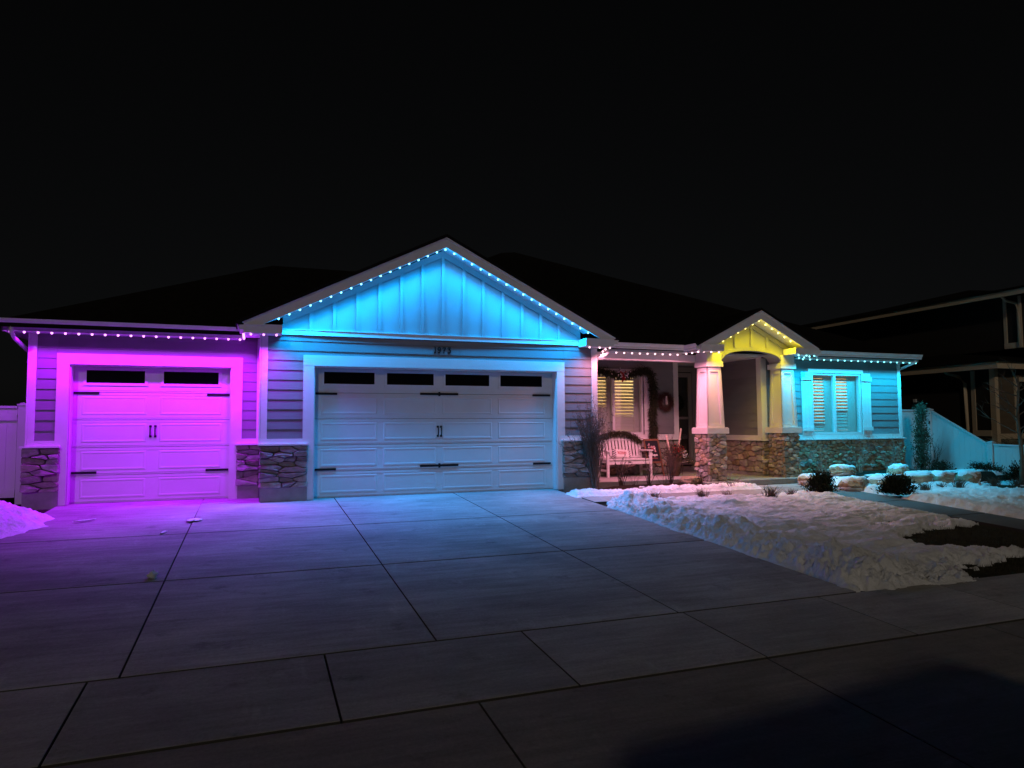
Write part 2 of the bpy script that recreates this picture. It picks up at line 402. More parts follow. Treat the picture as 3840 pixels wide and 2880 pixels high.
def stone_mesh(face, poly, mat, depth, rnd, soft, gap):
    cu = sum(p[0] for p in poly) / len(poly); cz = sum(p[1] for p in poly) / len(poly)
    hu = max(abs(p[0] - cu) for p in poly); hz = max(abs(p[1] - cz) for p in poly)
    if hu < .025 or hz < .018: return None
    ku = max(.5, 1 - gap / hu); kz = max(.5, 1 - gap / hz)
    q = []
    n = len(poly); a = .17 if soft else .11
    for i in range(n):
        p = poly[i]; r_ = poly[(i + 1) % n]
        if math.hypot(p[0] - r_[0], p[1] - r_[1]) < .006: continue
        q.append((p[0] + (r_[0] - p[0]) * a, p[1] + (r_[1] - p[1]) * a)); q.append((p[0] + (r_[0] - p[0]) * (1 - a), p[1] + (r_[1] - p[1]) * (1 - a)))
    q = [(cu + (p[0] - cu) * ku + rnd.uniform(-.008, .008), cz + (p[1] - cz) * kz + rnd.uniform(-.006, .006)) for p in q]
    n = len(q); D = depth * rnd.uniform(.5, 1.35); tl = rnd.uniform(-.35, .35)
    v = []
    for (sc, dd) in ((1, -.005), (.985, .55 * D), (.84 if soft else .88, .97 * D)):
        for p in q:
            zz = (p[1] - cz) / max(hz, .02)
            v.append(face.pt(cu + (p[0] - cu) * sc, dd * (1 + tl * zz * .5) + (rnd.uniform(-.12, .12) * D if dd > .02 else 0), cz + (p[1] - cz) * sc))
    v.append(face.pt(cu, D * rnd.uniform(.98, 1.12), cz))
    f = []
    flip = face.U.cross(Vector((0, 0, 1))).dot(face.N) < 0
    for r_ in range(2):
        for i in range(n): f.append((r_ * n + i, r_ * n + (i + 1) % n, (r_ + 1) * n + (i + 1) % n, (r_ + 1) * n + i))
    for i in range(n): f.append((2 * n + i, 2 * n + (i + 1) % n, 3 * n))
    if flip: f = [tuple(reversed(x)) for x in f]
    mb = MB(); mb.add(v, f, False); return mb

def stones(face, parent, u0, u1, z0, z1, n, mat, seed, an=1.9, depth=.06, soft=True, gap=.0035, joined=None, keep=999):
    rnd = random.Random(seed); all_ = MB()
    def area(q): return abs(sum(q[i][0] * q[(i + 1) % len(q)][1] - q[(i + 1) % len(q)][0] * q[i][1] for i in range(len(q))))
    for k_, poly in enumerate(sorted(voronoi(u0, u1, z0, z1, n, an, rnd, 1), key=area, reverse=True)):
        mb = stone_mesh(face, poly, mat, depth, rnd, soft, gap)
        if mb is None: continue
        if joined or k_ >= keep: all_.add(mb.v, mb.f, False)
        else: mb.build('stone', mat, parent)
    if all_.v: tag(all_.build('stone_facing', mat, parent), kind='stuff')

# ================================================================== the house
house = thing('house', 'single storey house with grey lap siding, stone wainscot, two garage doors and coloured eave lights', 'house', (0, 0, 0))
Y1 = .7431      # small garage wall plane
YR = .35        # bedroom wall plane
YW = 1.9        # porch window wall plane
YD = 2.8        # entry door wall plane
F1 = Face((0, Y1, 0), (1, 0, 0), (0, -1, 0)); F2 = Face((0, 0, 0), (1, 0, 0), (0, -1, 0)); FR = Face((0, YR, 0), (1, 0, 0), (0, -1, 0))
FW = Face((0, YW, 0), (1, 0, 0), (0, -1, 0)); FS = Face((11.31, 0, 0), (0, 1, 0), (-1, 0, 0)); FD = Face((0, YD, 0), (1, 0, 0), (0, -1, 0))

def wall_backing(name, boxes, parent=house, mat=None):
    mb = MB()
    for b_ in boxes: mb.box(*b_)
    return mb.build(name, mat or SIDING, parent)

# wall shells (boards, stones and trim hang on these)
w1 = wall_backing('garage_wall', [(-3.7, -3.12, Y1, Y1 + .15, -.06, 3.0), (-.5, .05, Y1, Y1 + .15, -.06, 3.0), (-3.12, -.5, Y1, Y1 + .15, 2.44, 3.0), (-3.7, -3.55, Y1 + .15, 8, -.06, 3.0)])
w2 = wall_backing('garage_wall', [(0, .9, 0, .15, -.06, 3.1), (5.78, 6.68, 0, .15, -.06, 3.1), (.9, 5.78, 0, .15, 2.45, 3.1), (0, .15, .15, 8, -.06, 3.1), (6.53, 6.68, .15, 8, -.06, 3.1)])
ww = wall_backing('porch_wall', [(6.68, 7.3, YW, YW + .15, .0, 2.95), (9.0, 9.99, YW, YW + .15, 0, 2.95), (7.3, 9.0, YW, YW + .15, 0, 1.08), (7.3, 9.0, YW, YW + .15, 2.62, 2.95), (9.84, 9.99, YW + .15, YD, 0, 2.95)])
wd = wall_backing('entry_wall', [(9.84, 10.06, YD, YD + .15, 0, 2.95), (11.12, 11.46, YD, YD + .15, 0, 2.95), (10.06, 11.12, YD, YD + .15, 2.84, 2.95)])
wr = wall_backing('bedroom_wall', [(11.31, 12.81, YR, YR + .15, 0, 2.92), (14.46, 15.8, YR, YR + .15, 0, 2.92), (12.81, 14.46, YR, YR + .15, 0, 1.05), (12.81, 14.46, YR, YR + .15, 2.6, 2.92), (11.31, 11.46, YR + .15, YD, 0, 2.92), (15.65, 15.8, YR + .15, 11, 0, 2.92)])
siding(F1, w1, [(-3.6, -3.3, 1.105, 2.98), (-.32, -.065, 1.105, 2.98), (-3.3, -.32, 2.615, 2.98)])
siding(F2, w2, [(.11, .723, 1.105, 2.985), (5.945, 6.58, 1.105, 2.985), (.723, 5.945, 2.63, 2.985)])
siding(FW, ww, [(9.28, 9.86, 1.085, 2.92), (6.7, 7.05, 1.085, 2.92), (7.05, 9.28, 2.7, 2.92)])
siding(FR, wr, [(11.44, 12.51, 1.05, 2.9), (14.72, 15.7, 1.05, 2.9), (12.51, 14.72, 2.7, 2.9)], base=1.05)
siding(FS, wr, [(.48, 2.8, 1.05, 2.93)], base=1.05)

# white trim boards
def trims(face, parent, lst, mat=TRIM):
    for name, u0, u1, z0, z1, d in lst: face.part(name, mat if 'base' not in name else TRIMH, parent, u0, u1, .001, d, z0, z1)
trims(F1, house, [('corner_trim', -3.7, -3.6, 1.013, 2.98, .03), ('corner_trim', -.065, -.001, 1.013, 2.98, .03), ('door_trim', -3.3, -3.113, .0, 2.43, .034), ('door_trim', -.513, -.32, .0, 2.43, .034),
    ('base_trim', -3.6, -3.3, 1.013, 1.105, .028), ('base_trim', -.32, -.065, 1.013, 1.105, .028)])
F1.part('door_header_trim', TRIMH, house, -3.302, -.318, .001, .036, 2.43, 2.615)
trims(F2, house, [('corner_trim', .002, .11, 1.013, 2.985, .03), ('corner_trim', 6.58, 6.69, 1.013, 2.985, .03), ('door_trim', .723, .916, 0, 2.435, .034), ('door_trim', 5.772, 5.945, 0, 2.435, .034),
    ('base_trim', .11, .723, 1.013, 1.105, .028), ('base_trim', 5.945, 6.58, 1.013, 1.105, .028)])
F2.part('door_header_trim', TRIMH, house, .721, 5.947, .001, .036, 2.435, 2.63)
box('corner_trim', TRIM, house, -.028, -.002, -.029, Y1 - .035, 1.013, 2.98)
box('corner_trim', TRIM, house, 6.682, 6.71, -.028, .11, .99, 2.95)
box('corner_trim', TRIM, house, -3.73, -3.702, Y1 - .03, Y1 + .1, 1.013, 2.98)
trims(FW, house, [('corner_trim', 9.86, 9.995, .97, 2.92, .03), ('base_trim', 6.7, 7.05, .97, 1.085, .028), ('base_trim', 9.28, 9.86, .97, 1.083, .028)])
trims(FR, house, [('corner_trim', 15.7, 15.805, .95, 2.9, .03), ('corner_trim', 11.31, 11.44, .95, 2.9, .03), ('base_trim', 11.44, 15.7, .95, 1.05, .027)])
trims(FS, house, [('corner_trim', YR - .03, .48, .95, 2.93, .03), ('base_trim', .48, 2.79, .95, 1.05, .027)])
# jambs of the garage openings
for (a, b_, y0) in ((-3.113, -.513, Y1), (.916, 5.772, 0)):
    mb = MB(); mb.box(a - .012, a + .018, y0 + .002, y0 + .2, 0, 2.43); mb.build('door_jamb', TRIM, house)
    mb = MB(); mb.box(b_ - .018, b_ + .012, y0 + .002, y0 + .2, 0, 2.43); mb.build('door_jamb', TRIM, house)
    mb = MB(); mb.box(a + .018, b_ - .018, y0 + .003, y0 + .2, 2.41, 2.44); mb.build('door_jamb', TRIM, house)

# stone wainscots with ledge cap and footing
def wainscot(face, u0, u1, z0, z1, n, mat, seed, cap=True, foot=True, **k):
    p = face.part('stone_wainscot', MORTAR, house, u0 + .004, u1 - .004, .001, .022, z0, z1)
    stones(Face(face.pt(0, .02, 0), face.U, face.N), p, u0, u1, z0, z1 - .004, n, mat, seed, **k)
    if cap: face.part('ledge_cap', TRIM, house, u0 - .02, u1 + .004, .001, .115, z1 + .002, z1 + .03)
    if foot: face.part('footing', FOOT, house, u0 + .03, u1 - .006, .002, .055, -.06 + face.o.y * 0, z0)
    return p
kw = dict(soft=False, depth=.075, an=2.9, gap=.002)
wainscot(F1, -3.77, -3.215, .24, .985, 15, LEDGE, 3, **kw)
wainscot(F1, -.41, -.004, .24, .985, 12, LEDGE, 4, **kw)
wainscot(F2, -.02, .815, .24, .985, 22, LEDGE, 5, **kw)
wainscot(F2, 5.87, 6.7, .24, .985, 22, LEDGE, 6, **kw)
wainscot(FW, 6.7, 9.99, .1, .94, 62, STONE, 7, foot=False, keep=16)
wainscot(FS, YR - .07, 2.79, .16, .92, 62, STONE, 8, foot=False, keep=25)
box('footing', FOOT, house, 11.24, 11.305, YR - .05, 2.78, .0, .16)
wainscot(FR, 11.25, 15.83, .12, .92, 250, STONE, 9, foot=False, an=1.7, keep=84)
FR.part('footing', FOOT, house, 11.3, 15.8, .002, .05, -.05, .12)

# ------------------------------------------------------------------ garage doors
def raised(mb, face, u0, u1, z0, z1, h=.006):
    prof = [(0, 0), (.012, h), (.03, h), (.045, .002), (.06, .002)]
    rings = [[face.pt(u, d, z) for u, z in ((u0 + i, z0 + i), (u1 - i, z0 + i), (u1 - i, z1 - i), (u0 + i, z1 - i))] for i, d in prof]
    v = [p for r_ in rings for p in r_]; n = len(prof)
    f = []
    for k in range(n - 1):
        for i in range(4): f.append((k * 4 + i, k * 4 + (i + 1) % 4, (k + 1) * 4 + (i + 1) % 4, (k + 1) * 4 + i))
    f.append(tuple((n - 1) * 4 + i for i in range(4)))
    return mb.add(v, f)

def strap(face, parent, u0, u1, z, dbl=False):
    mb = MB(); face.box(mb, u0, u1, .002, .016, z - .021, z + .021)
    if dbl: face.box(mb, (u0 + u1) / 2 - .018, (u0 + u1) / 2 + .018, .003, .024, z - .042, z + .042)
    else:
        e = u0 if dbl is False else u1
    return mb.build('strap_hinge', BLACK, parent)

def pull(face, parent, u, z):
    mb = MB()
    face.box(mb, u - .02, u + .02, .002, .012, z + .07, z + .11); face.box(mb, u - .02, u + .02, .002, .012, z - .11, z - .07)
    mb.tube([face.pt(u, .01, z + .09), face.pt(u, .045, z + .06), face.pt(u, .05, z), face.pt(u, .045, z - .06), face.pt(u, .01, z - .09)], .012, 6)
    return mb.build('handle', BLACK, parent)

def garage_door(face, a, b_, cols, wins, straps_l, straps_m, hu):
    d = empty('garage_door', parent=house)
    H = 2.43; n = 5; s = .488
    for k in range(n):
        z0 = k * s + .004; z1 = min(H, (k + 1) * s - .002)
        mb = MB(); face.box(mb, a + .02, b_ - .02, -.04, 0, z0, z1 - .01); face.box(mb, a + .02, b_ - .02, -.04, -.006, z1 - .01, z1)
        face.box(mb, a + .02, b_ - .02, 0, .004, z0 + .03, z0 + .042); face.box(mb, a + .02, b_ - .02, 0, .004, z1 - .05, z1 - .038)
        mb.build('section', DOORW, d)
        if k < n - 1:
            for c0, c1 in cols: raised(MB(), face, c0, c1, z0 + .083, z1 - .068).build('panel', DOORW, d)
    for c0, c1 in wins:
        fr = MB()
        z0, z1 = 2.12, 2.345; t = .045
        for q in ((c0 - t, c1 + t, z1, z1 + t), (c0 - t, c1 + t, z0 - t, z0), (c0 - t, c0, z0, z1), (c1, c1 + t, z0, z1)): face.box(fr, q[0], q[1], .001, .016, q[2], q[3])
        t2 = .075
        for q in ((c0 - t2, c1 + t2, z1 + t, z1 + t + .012), (c0 - t2, c1 + t2, z0 - t - .012, z0 - t)): face.box(fr, q[0], q[1], .001, .006, q[2], q[3])
        wf = fr.build('window_frame', DOORW, d)
        face.part('pane', DGLASS, d, c0, c1, .0015, .004, z0, z1)
    for u0, u1, z in straps_l: strap(face, d, u0, u1, z)
    for u0, u1, z in straps_m: strap(face, d, u0, u1, z, True)
    for u in hu: pull(face, d, u, 1.215 if a > 0 else 1.255)
    return d
D1 = Face((0, Y1 + .19, 0), (1, 0, 0), (0, -1, 0)); D2 = Face((0, .19, 0), (1, 0, 0), (0, -1, 0))
garage_door(D1, -3.12, -.505, [(-2.955, -1.93), (-1.72, -.68)], [(-2.895, -1.973), (-1.666, -.741)],
            [(-3.085, -2.69, 1.94), (-.935, -.545, 1.925), (-3.085, -2.7, .535), (-.935, -.545, .53)], [], (-1.865, -1.785))
garage_door(D2, .91, 5.78, [(1.05, 2.1), (2.22, 3.26), (3.382, 4.42), (4.55, 5.585)], [(1.108, 2.048), (2.283, 3.207), (3.444, 4.363), (4.601, 5.524)],
            [(.955, 1.35, 1.935), (5.31, 5.705, 1.945), (.955, 1.34, .525), (5.31, 5.705, .53)], [(2.935, 3.708, 1.95), (2.935, 3.708, .545)], (3.292, 3.357))

# ------------------------------------------------------------------ big gable
GX, GZ, SLP = 3.315, 4.93, .4975            # apex of the fascia, slope
YF = -.40
def rake(name, mat, x0, z0, x1, z1, y0, y1, h, parent=house):
    """board that follows a slope in the xz plane; z is its top edge, h its vertical height"""
    return MB().prism([(x0, z0), (x1, z1), (x1, z1 - h), (x0, z0 - h)], y0, y1).build(name, mat, parent)
def gline(x): return GZ - SLP * abs(x - GX)
xl, xr_ = -.30, 6.93
rake('rake_fascia', TRIMH, xl, gline(xl), GX, GZ, YF, YF + .04, .180)
rake('rake_fascia', TRIMH, GX, GZ, xr_, gline(xr_), YF, YF + .04, .180)
rake('rake_drip_edge', TRIM, xl - .02, gline(xl) + .028, GX, GZ + .028, YF - .015, YF + .02, .045)
rake('rake_drip_edge', TRIM, GX, GZ + .028, xr_ + .02, gline(xr_) + .028, YF - .015, YF + .02, .045)
# sloped soffit panels
for k in range(2):
    sgn = -1 if k == 0 else 1
    n = 12
    for i in range(n):
        a = GX + sgn * (3.1 * i / n + .0); b_ = GX + sgn * (3.1 * (i + 1) / n - .006)
        za, zb = gline(a) - .135, gline(b_) - .135
        q = [(a, za), (b_, zb), (b_, zb - .012), (a, za - .012)]
        if sgn < 0: q = q[::-1]
        MB().prism(q, YF + .042, -.002).build('soffit_panel', SOFFIT, house)
# gable field: battens over panels
gp = MB().prism([(.30, 3.08), (6.34, 3.08), (6.34, 3.15), (GX + .02, 4.735), (.30, 3.15)], -.008, .12).build('gable_panel', GABLEM, house)
for x in [.847, 1.264, 1.692, 2.103, 2.521, 2.934, 3.343, 3.768, 4.177, 4.591, 5.006, 5.418, 5.826]:
    zt = gline(x) - .27
    F2.part('batten', GABLEM, gp, x - .03, x + .03, .009, .048, 3.08, zt)
for sgn in (-1, 1):
    a = GX + .025 + sgn * 2.98; b_ = GX + .025
    rake('rake_frieze', GABLEM, *( (a, gline(a) - .145, b_, gline(b_) - .145) if sgn < 0 else (b_, gline(b_) - .145, a, gline(a) - .145)), -.034, -.0085, .135)
F2.part('gable_band', TRIMH, house, .335, 6.30, .001, .05, 2.99, 3.079)
F2.part('gable_band_cap', TRIM, house, .335, 6.30, .001, .062, 3.0795, 3.092)
# eave returns at both feet of the gable
for x0, x1 in ((-.285, .335), (6.275, 6.915)):
    mb = MB(); mb.box(x0, x1, YF + .001, -.032, 2.955, 3.105); mb.build('eave_return', TRIMH, house)
    mb = MB(); mb.box(x0, x1, YF - .012, YF, 3.085, 3.108); mb.build('return_drip_edge', TRIM, house)
box('eave_box', TRIM, house, -.285, -.004, -.031, .36, 2.956, 3.1)
box('eave_box', TRIM, house, 6.695, 6.915, -.031, .0, 2.956, 3.1)

# ------------------------------------------------------------------ gutters and horizontal eaves
def gutter(p0, p1, outward, parent=house, cap=True):
    """K-style gutter along p0->p1 ; its back lies on the line, outward = unit vector"""
    prof = [(0, 0), (.075, 0), (.085, .02), (.085, .045), (.115, .085), (.125, .12), (.118, .12), (.108, .09), (0.0, .09)]
    p0 = Vector(p0); p1 = Vector(p1); o_ = Vector(outward)
    n = len(prof); v = [p + o_ * a + Vector((0, 0, b_)) for p in (p0, p1) for a, b_ in prof]
    f = [tuple(range(n)), tuple(range(2 * n - 1, n - 1, -1))] + [(i, i + n, (i + 1) % n + n, (i + 1) % n) for i in range(n)]
    return MB().add(v, f).build('gutter', TRIM, parent)
def eave(x0, x1, yf, yw, zs, hf=.10):
    box('eave_fascia', TRIMH, house, x0, x1, yf, yf + .03, zs - .012, zs + hf + .08)
    n = max(1, round((x1 - x0) / .3)); L = (x1 - x0) / n
    for i in range(n): box('soffit_panel', SOFFIT, house, x0 + i * L + .002, x0 + (i + 1) * L - .002, yf + .031, yw - .001, zs, zs + .012)
    gutter((x0, yf - .001, zs + .055), (x1, yf - .001, zs + .055), (0, -1, 0))
eave(-4.02, -.287, .33, Y1, 2.945)
eave(6.917, 8.94, -.04, YR, 2.905)
eave(12.14, 16.05, -.04, YR, 2.905)
gutter((-.29, .31, 3.0), (-.29, YF + .02, 3.0), (-1, 0, 0))
gutter((6.935, YF + .02, 3.0), (6.935, -.06, 3.0), (1, 0, 0))
gutter((8.915, -.6, 2.95), (8.915, -.06, 2.95), (-1, 0, 0))
gutter((12.155, -.6, 2.95), (12.155, -.06, 2.95), (1, 0, 0))
box('eave_fascia', TRIM, house, 16.02, 16.05, -.04, 9, 2.893, 3.08)
box('eave_fascia', TRIM, house, -4.02, -3.99, .33, 8, 2.933, 3.12)
box('soffit_panel', SOFFIT, house, 15.81, 16.02, -.008, 9, 2.906, 2.918)
box('soffit_panel', SOFFIT, house, -3.99, -3.71, .362, 8, 2.946, 2.958)
# downspouts
MB().tube([(-3.86, .27, 3.0), (-3.86, .30, 2.9), (-3.85, .42, 2.82), (-3.80, Y1 + .15, 2.68), (-3.75, Y1 + .5, 2.58), (-3.745, Y1 + .6, 2.4), (-3.745, Y1 + .6, .1)], .035, 8).build('downspout', TRIM, house)
MB().tube([(7.0, -.05, 2.94), (7.0, -.03, 2.88), (6.93, .02, 2.82), (6.76, .06, 2.74), (6.745, .1, 2.62), (6.745, .12, .2)], .034, 8).build('downspout', TRIM, house)
MB().tube([(15.9, -.1, 2.94), (15.9, .0, 2.87), (15.86, YR + .12, 2.72), (15.85, YR + .2, 2.6), (15.85, YR + .2, .2)], .034, 8).build('downspout', TRIM, house)

# ------------------------------------------------------------------ roofs
def roofpart(poly, t=.10): return MB().slab(poly, t).build('roof_plane', ROOF, house)
zr = GZ + .075
roofpart([(-.43, YF - .03, zr - SLP * 3.745), (GX, YF - .03, zr), (GX, 6, zr), (-.43, 6, zr - SLP * 3.745)], .06)
roofpart([(GX, YF - .03, zr), (7.04, YF - .03, zr - SLP * 3.725), (7.04, 6, zr - SLP * 3.725), (GX, 6, zr)], .06)
# small garage hip
roofpart([(-4.08, .24, 3.08), (-.3, .24, 3.08), (3.5, .24, 3.08), (5, 5, 5.36), (.27, 5, 5.36)])
roofpart([(-4.08, .24, 3.08), (.27, 5, 5.36), (.27, 7, 5.36), (-4.08, 10, 3.08)])
# main hip
roofpart([(6.9, -.1, 3.04), (16.12, -.1, 3.04), (7.5, 7.0, 6.78), (7.05, 7.0, 6.72), (4.2, 4.0, 5.15)])
roofpart([(16.12, -.1, 3.04), (16.12, 14, 3.04), (7.5, 7.4, 6.78), (7.5, 7.0, 6.78)])
roofpart([(7.05, 7.0, 6.72), (7.5, 7.0, 6.78), (7.5, 7.4, 6.78), (2.0, 9, 4.4), (3.0, 4.6, 4.5)])

# ------------------------------------------------------------------ house number
def strokes(chars, face, u, z, h, width, mat, parent, name, gap=.28, d0=.004, d1=.012, slant=0.0):
    G = {
     '1': (.30, [[(.1, 1), (.2, .97), (.17, .05), (.05, 0), (.27, .02)]]),
     '9': (.62, [[(.55, .72), (.45, .48), (.2, .45), (.08, .68), (.2, .93), (.42, .97), (.56, .8), (.55, .45), (.42, .1), (.2, .02), (.1, .08)]]),
     '7': (.60, [[(.08, .86), (.2, .93), (.55, .93), (.4, .6), (.27, .3), (.2, .0)], [(.2, .48), (.46, .56)]]),
     '3': (.60, [[(.12, .86), (.2, .95), (.54, .95), (.28, .62), (.46, .58), (.56, .38), (.5, .12), (.3, .02), (.1, .08)]]),
     'X': (.75, [[(.05, 0), (.65, 1)], [(.05, 1), (.65, 0)]]),
     'O': (.85, [[(.4, 1), (.12, .8), (.05, .5), (.12, .2), (.4, 0), (.66, .2), (.74, .5), (.66, .8), (.4, 1)]]),
     'L': (.75, [[(.0, .62), (.2, .82), (.42, 1.2), (.5, 1.05), (.35, .55), (.2, .1), (.05, .02), (.12, .16), (.35, .0), (.68, .12)]]),
     'o': (.45, [[(.35, .5), (.12, .45), (.06, .2), (.2, .02), (.36, .15), (.36, .42), (.45, .45)]]),
     'v': (.42, [[(.02, .5), (.12, .05), (.22, .04), (.36, .5), (.44, .46)]]),
     'e': (.45, [[(.05, .22), (.32, .36), (.25, .52), (.1, .42), (.08, .12), (.24, .02), (.45, .14)]]),
     '&': (.8, [[(.7, .1), (.2, .75), (.3, 1), (.48, .88), (.4, .65), (.1, .35), (.12, .06), (.4, .0), (.65, .4)]]),
     'A': (.78, [[(.0, .05), (.12, .0), (.35, .55), (.52, 1.1), (.58, .5), (.62, .05), (.75, .1)], [(.2, .4), (.62, .42)]]),
     'n': (.5, [[(.03, .5), (.06, .0)], [(.06, .35), (.25, .52), (.34, .4), (.36, .05), (.48, .08)]]),
     't': (.36, [[(.2, .95), (.14, .1), (.22, .0), (.34, .08)], [(.0, .6), (.36, .62)]]),
     'i': (.25, [[(.1, .5), (.08, .05), (.24, .08)]]),
     'q': (.5, [[(.36, .48), (.1, .45), (.05, .15), (.2, .04), (.36, .3)], [(.38, .5), (.34, -.45), (.46, -.3)]]),
     'u': (.5, [[(.04, .5), (.06, .08), (.2, .02), (.34, .3)], [(.36, .5), (.36, .05), (.48, .08)]]),
    }
    for ch in chars:
        if ch == ' ': u += .4 * h; continue
        w_, ls = G[ch]; mb = MB()
        for l in ls:
            for (a, b_), (c_, d_) in zip(l[:-1], l[1:]):
                p = Vector((a, b_)) * h; q = Vector((c_, d_)) * h
                dd = (q - p).normalized() * width * .3; nn = Vector((-dd.y, dd.x)).normalized() * width / 2
                pts = [p - dd + nn, q + dd + nn, q + dd - nn, p - dd - nn]
                v = [face.pt(u + t.x + slant * t.y, dz, z + t.y) for dz in (d0, d1) for t in pts]
                mb.add(v, [(0, 1, 2, 3), (7, 6, 5, 4), (0, 4, 5, 1), (1, 5, 6, 2), (2, 6, 7, 3), (3, 7, 4, 0)])
                d1 += .00013
        mb.build(name, mat, parent)
        u += w_ * h + gap * h * .3
hn = empty('house_number', parent=house); tag(hn, 'house number 1973 in dark metal digits above the double door')
strokes('1973', F2, 3.165, 2.745, .112, .019, BLACK, hn, 'digit', gap=.95, d0=.018, d1=.030)

# ------------------------------------------------------------------ porch floor, step, ceiling, beam
pf = MB(); pf.box(6.72, 9.95, .15, 2.79, -.04, .098); porch = pf.build('porch_floor', CONC2); tag(porch, kind='structure')
st = empty('porch_step'); tag(st, kind='structure')
MB().box(9.955, 11.6, -.55, 2.79, -.06, .085).build('slab', CONC2, st)
MB().box(11.605, 12.0, -.55, .02, -.06, .083).build('slab', CONC2, st)
MB().box(9.12, 9.945, -.46, .145, -.06, .055).build('slab', CONC2, st)
box('porch_ceiling', SOFFIT, house, 6.7, 11.3, .405, 2.79, 2.915, 2.935)
box('porch_ceiling', SOFFIT, house, 9.77, 11.3, .195, .40, 2.93, 3.06)
mb = MB(); mb.box(6.72, 9.34, .2, .40, 2.748, 2.90); mb.build('porch_beam', TRIMH, house)

# ------------------------------------------------------------------ columns
def column(cx, seed, cy=.0):
    c = empty('column', parent=house)
    MB().box(cx - .215, cx + .215, cy - .215, cy + .215, -.05, 1.11).build('column_core', MORTAR, c)
    hw = .212
    f = Face((cx, cy - hw, 0), (1, 0, 0), (0, -1, 0)); stones(f, c, -hw - .03, hw + .03, .055, 1.108, 36, STONE, seed, an=1.6, depth=.055, keep=26)
    f = Face((cx - hw, cy, 0), (0, 1, 0), (-1, 0, 0)); stones(f, c, -hw - .0, hw + .03, .055, 1.108, 36, STONE, seed + 1, an=1.6, depth=.055, keep=26)
    f = Face((cx + hw, cy, 0), (0, 1, 0), (1, 0, 0)); stones(f, c, -hw, hw + .03, .055, 1.108, 36, STONE, seed + 2, an=1.5, depth=.055, joined=True)
    f = Face((cx, cy + hw, 0), (1, 0, 0), (0, 1, 0)); stones(f, c, -hw, hw, .055, 1.108, 36, STONE, seed + 3, an=1.5, depth=.055, joined=True)
    MB().box(cx - .29, cx + .29, cy - .29, cy + .29, 1.11, 1.235).build('column_base', TRIM, c)
    MB().box(cx - .275, cx + .275, cy - .275, cy + .275, 1.236, 1.25).build('base_molding', TRIM, c)
    b0, b1, z0, z1 = .225, .185, 1.25, 2.615
    hb = lambda z: b0 + (b1 - b0) * (z - z0) / (z1 - z0)
    k = .030
    sh = MB(); r0, r1 = hb(z0) - k, hb(z1) - k
    v = [(cx + sx_ * r_, cy + sy_ * r_, z) for z, r_ in ((z0, r0), (z1, r1)) for sx_, sy_ in ((-1, -1), (1, -1), (1, 1), (-1, 1))]
    sh.add(v, [(0, 1, 2, 3), (7, 6, 5, 4), (0, 4, 5, 1), (1, 5, 6, 2), (2, 6, 7, 3), (3, 7, 4, 0)]).build('column_shaft', TRIM, c)
    fr = MB()
    for ang in range(4):
        m_ = Matrix.Rotation(ang * math.pi / 2, 3, 'Z')
        def P(u, d, z): return Vector((cx, cy, 0)) + m_ @ Vector((u, -d, 0)) + Vector((0, 0, z))
        def strip(q):   # quad in (u,z) on the sloped face
            v = [P(u, hb(z) - k - .002, z) for u, z in q] + [P(u, hb(z), z) for u, z in q]
            fr.add(v, [(0, 1, 2, 3), (7, 6, 5, 4), (0, 4, 5, 1), (1, 5, 6, 2), (2, 6, 7, 3), (3, 7, 4, 0)])
        for s_ in (-1, 1):
            a = [(s_ * hb(z0), z0), (s_ * (hb(z0) - .085), z0), (s_ * (hb(z1) - .085), z1), (s_ * hb(z1), z1)]
            strip(a if s_ > 0 else a)
        for za, zb in ((z0, z0 + .07), (z1 - .11, z1)):
            strip([(-(hb(za) - .0855), za), (hb(za) - .0855, za), (hb(zb) - .0855, zb), (-(hb(zb) - .0855), zb)])
    fr.build('panel_frame', TRIM, c)
    MB().box(cx - .225, cx + .225, cy - .225, cy + .225, 2.615, 2.735).build('capital', TRIM, c)
    MB().box(cx - .2, cx + .2, cy - .2, cy + .2, 2.735, 2.93).build('capital_block', TRIM, c)
    return c
CL, CR = 9.565, 11.63
column(CL, 31); column(CR, 47)

# ------------------------------------------------------------------ arched porch gable
PX, PZ, PS, PY = 10.545, 3.86, .503, -.62
pl = lambda x: PZ - PS * abs(x - PX)
ang = [(9.77 + (11.42 - 9.77) * i / 20) for i in range(21)]
def arcz(x, top=3.0, spring=2.785):
    t = (x - 10.595) / .825; return spring + (top - spring) * math.sqrt(max(0, 1 - t * t * .999)) if abs(t) <= 1 else spring
poly = [(9.77, 2.74)] + [(x, arcz(x)) for x in ang] + [(11.42, 2.74), (11.42, 2.74)]
top = [(11.43, 2.745), (11.43, 2.9), (11.83, 2.9), (11.83, 3.06), (10.595, 3.66), (9.36, 3.06), (9.36, 2.9), (9.765, 2.9), (9.765, 2.745)]
prof = [(x, arcz(x)) for x in ang] + top[0:0] + [(11.42, 2.745), (11.4301, 2.745), (11.4301, 2.93), (11.83, 2.93), (11.83, 3.06), (10.595, 3.66), (9.36, 3.06), (9.36, 2.93), (9.7649, 2.93), (9.7649, 2.745), (9.77, 2.745)]
ga = MB().prism(prof, -.19, .19).build('arch_panel', GABLEM, house)
rim = [(x, arcz(x) + .001) for x in ang] + [(x, arcz(x) + .088) for x in reversed(ang)]
MB().prism(rim, -.225, -.192).build('arch_rim', GABLEM, ga)
for x in (10.138, 10.594, 11.036):
    MB().prism([(x - .03, arcz(x) + .088), (x + .03, arcz(x) + .088), (x + .03, pl(x) - .27), (x - .03, pl(x) - .27)], -.235, -.1915).build('batten', GABLEM, ga)
